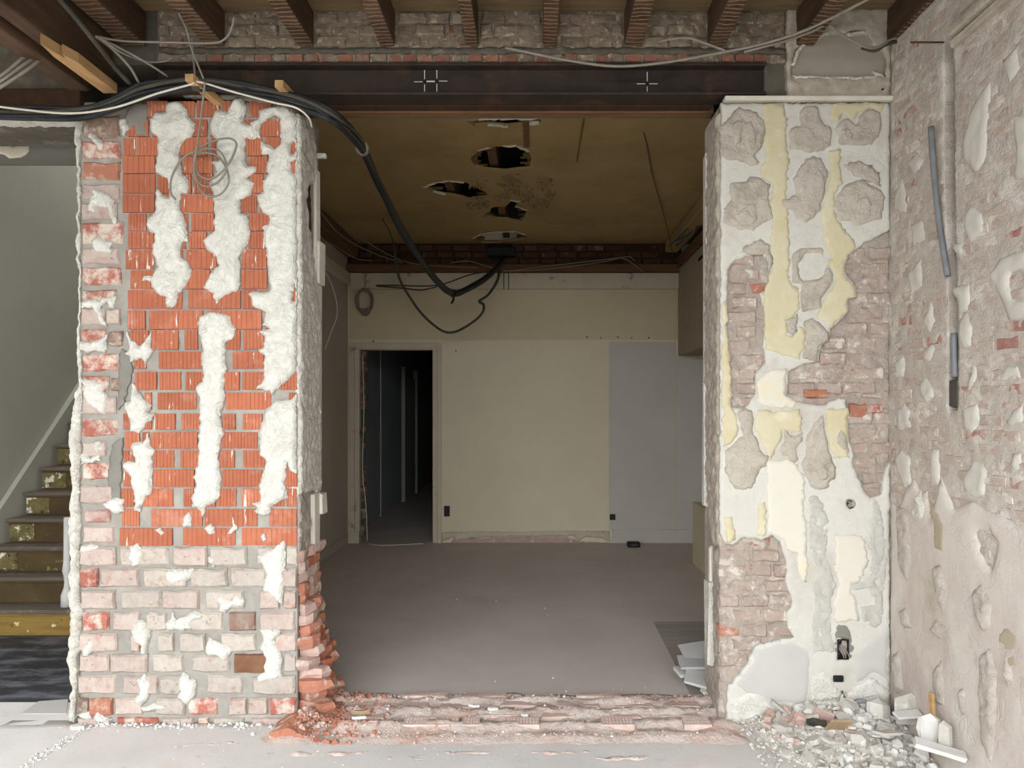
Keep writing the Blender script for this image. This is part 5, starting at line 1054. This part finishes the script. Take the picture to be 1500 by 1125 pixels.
slab(1363, 1034, 3.06, .11, .026, .012, (0, 1.5, .2), 'fresh_wood', 'short upright pale orange wood stick in the rubble by the right wall', 'wood stick', 'wood_stick')
slab(1140, 1063, 3.44, .13, .05, .015, (.25, .25, -.4), 'frag_white', 'white rectangular plaster strip with grey inset left of the heap')
slab(1230, 1064, 3.25, .10, .075, .012, (-.9, .1, .15), 'frag_brown', 'tan brown tile piece standing in the middle of the heap', 'tile piece', 'tile_fragment')
slab(1196, 1062, 3.28, .075, .05, .02, (-.6, .3, .2), 'cable_dark', 'black scrap beside the tan tile piece', 'scrap', 'dark_scrap')
slab(1206, 1052, 3.32, .085, .09, .008, (-1.1, .2, -.5), 'frag_pink', 'pinkish standing tile shards behind the tan tile piece', 'tile piece', 'tile_fragment')
slab(1145, 1040, 3.44, .14, .03, .012, (.3, .7, .1), 'frag_grey', 'grey plaster sliver leaning on the pier left of the heap')
slab(1300, 1075, 3.10, .10, .075, .01, (-.2, .1, .4), 'frag_grey', 'broad flat grey plaster piece at the front of the heap')
chunk(W(1283, 1038, 3.40), (.12, .11, .10), 'frag_grey', None, 5, 'rubble_stone', .4, loc=W(1283, 1058, 3.40), label='largest rounded grey stone in the heap against the pier', cat='stone')
chunk(W(1328, 1036, 3.27), (.15, .04, .13), 'frag_grey', None, 9, 'plaster_slab', .1, loc=W(1328, 1055, 3.27), label='grey plaster slab leaning in the corner above the heap', cat='plaster piece')
chunk(W(1362, 1066, 3.0), (.10, .04, .12), 'frag_white', None, 12, 'plaster_slab', -.3, loc=W(1362, 1090, 3.0), label='pale angular plaster slab right of the wood stick base', cat='plaster piece')
chunk(W(1385, 1078, 2.92), (.05, .03, .12), 'frag_grey', None, 15, 'plaster_slab', -.5, loc=W(1385, 1098, 2.92), label='narrow grey shard standing against the right wall', cat='plaster piece')
# plasterboard scraps beside the right reveal
for i, (px, py, D, L, Wd, rot, lab) in enumerate([(1030, 955, 4.12, .24, .16, (.30, -.12, .10), 'topmost grey plasterboard scrap beside the right pier'), (1024, 972, 4.02, .22, .14, (.16, -.05, -.05), 'grey plasterboard scrap second from the top of the pile by the right pier'),
      (1003, 986, 3.99, .10, .09, (.22, .1, .35), 'small grey plasterboard corner at the left of the pile by the right pier'), (1034, 996, 3.92, .22, .18, (.20, .20, -.25), 'large grey plasterboard scrap lowest in the pile by the right pier'), (1040, 1014, 3.86, .09, .05, (.1, 0, .1), 'white plasterboard end at the foot of the right pier')]):
    slab(px, py, D, L, Wd, .016, rot, 'frag_white' if i == 4 else 'board_face', lab, 'plasterboard', 'plasterboard_scrap', zmin=.02)
# single pieces on the threshold and floor
for (px, py, s, mt, lab) in [(528, 1057, .10, 'frag_brown', 'tan flat stone chip on the threshold left'), (524, 1068, .11, 'frag_white', 'white plaster strip below the tan chip on the threshold'), (547, 1073, .05, 'frag_pink', 'small beige chip beside the white plaster strip'), (472, 1074, .05, 'frag_white', 'white chip on the brick dust at the left pier foot'),
      (695, 1046, .07, 'frag_white', 'small white strip on the middle of the threshold'), (722, 1053, .055, 'frag_white', 'crumpled white scrap on the middle of the threshold'), (770, 1060, .05, 'frag_white', 'white plaster chip on the threshold right of the crumpled scrap'), (900, 1053, .035, 'frag_white', 'small white plaster lump on the right half of the threshold'), (112, 1070, .10, 'frag_white', 'white strip lying at the left foot of the left pier'),
      (484, 1042, .035, 'frag_red', 'red brick chip at the broken brick edge'), (1117, 1097, .03, 'frag_white', 'white pebble on the floor left of the rubble heap')]:
    x, y = floorp(px, py); me = FR[mt][sum(map(ord, lab)) % 5]; frag('chip', me, (x, y, .036+max(0, thr_h(x, y)) if 3.3 < y < 3.86 and x > -1.2 else .006), (s, s*.6, s*.8), (0, 0, random.uniform(-.3, .3)), lab, 'chip')
def crumbs(name, n, pos, smin, smax, mat, label, cat='rubble crumbs'):
    rr = random.Random(n); m = MB()
    for _ in range(n):
        x, y, z = pos(rr); s = smin+(smax-smin)*rr.random()**3; a = rr.uniform(0, 6.28)
        p = [(math.cos(a+k*2.09)*s*rr.uniform(.6, 1.1), math.sin(a+k*2.09)*s*rr.uniform(.6, 1.1)) for k in range(3)]
        m.add([(x+u, y+v, z) for u, v in p]+[(x+u*.5, y+v*.5, z+s*rr.uniform(.5, 1.0)) for u, v in p], [[0, 2, 1], [3, 4, 5], [0, 1, 4, 3], [1, 2, 5, 4], [2, 0, 3, 5]])
    return m.make(name, mat, None, kind='stuff', label=label, cat=cat)
def on_floor(x, y):
    return (.018+thr_h(x, y) if 3.33 < y < 3.84 and -1.2 < x < .95 else .002)
def g_heap(rr):
    while True:
        x = rr.uniform(.95, 1.68); y = rr.uniform(2.75, 3.5)
        if heap_h(x, y) > rr.uniform(0, .02): return x, y, max(0, heap_h(x, y))+.004
crumbs('rubble_crumbs', 1100, g_heap, .004, .018, 'frag_grey', 'fine grey crumbs strewn over the rubble heap')
crumbs('rubble_crumbs', 350, g_heap, .004, .016, 'frag_white', 'fine white crumbs strewn over the rubble heap')
def g_left(rr):
    x = -1.10+abs(rr.gauss(0, .17)); y = min(3.84, max(3.30, rr.gauss(3.58, .14))); return x, y, max(.002, on_floor(x, y)+.002+.05*math.exp(-((x+1.12)/.12)**2))
crumbs('brick_crumbs', 1500, g_left, .004, .022, 'frag_red', 'red brick crumbs heaped at the foot of the broken brick edge')
crumbs('brick_crumbs', 900, g_left, .004, .018, 'frag_pink', 'pinkish mortar crumbs at the foot of the broken brick edge')
patch('brick_dust', [(-1.2, 3.33), (-.95, 3.35), (-.86, 3.5), (-.9, 3.8), (-1.14, 3.85), (-1.2, 3.6)], up_proj(0), 'frag_red', None, t=.03, step=.018, jit=.03, jf=9, rough=.01, rs=30, edge=.14, dep=.0, base=.05, hfun=lambda u, v: .05*math.exp(-((u+1.14)/.1)**2), kind='stuff', label='mound of red brick dust at the foot of the left pier', cat='brick dust', smooth=False)
def g_thr(rr):
    x = rr.uniform(-1.1, .95); y = rr.uniform(3.32, 3.85); return x, y, on_floor(x, y)+.003
crumbs('mortar_crumbs', 2200, g_thr, .003, .012, 'frag_pink', 'pinkish mortar crumbs scattered along the threshold')
crumbs('mortar_crumbs', 700, g_thr, .003, .012, 'frag_white', 'white plaster crumbs scattered along the threshold')
def g_pier(rr):
    x = rr.uniform(-2.25, -1.12); return x, DF-.01-abs(rr.gauss(0, .035)), .004
crumbs('plaster_crumbs', 320, g_pier, .003, .015, 'frag_white', 'white plaster crumbs along the foot of the left pier')
def g_crack(rr):
    t = rr.random(); a = floorp(128, 1066); b = floorp(20, 1135); return a[0]+(b[0]-a[0])*t+rr.gauss(0, .012), a[1]+(b[1]-a[1])*t+rr.gauss(0, .008), .004
crumbs('plaster_crumbs', 330, g_crack, .003, .011, 'frag_white', 'line of white crumbs in the floor crack left of the left pier')
def g_room(rr): return rr.uniform(-1.6, 1.1), 3.9+4.2*rr.random()**1.6, .001
crumbs('dust_specks', 110, g_room, .002, .009, 'frag_white', 'white specks scattered on the rear room floor')
def g_front(rr): return rr.uniform(-2.4, 1.1), rr.uniform(2.9, 3.3), .003
crumbs('dust_specks', 140, g_front, .002, .007, 'frag_white', 'white specks scattered on the front floor')
# ridges of screed on the front floor
for i, (x0, x1, py) in enumerate([(-1.15, -.75, 1104), (-.45, -.2, 1104), (-.05, .25, 1102), (.2, .5, 1110), (-.7, -.5, 1112), (-1.6, -1.3, 1090)]):
    y = floorp(0, py)[1]; patch('screed_ridge', [(x0, y-.02), (x1, y-.012), (x1+.05, y+.01), (x0+.05, y+.02)], up_proj(0), 'threshold', fl, t=.012, step=.015, jit=.03, jf=12, rough=.006, rs=35, edge=.02, dep=.003, base=.2)
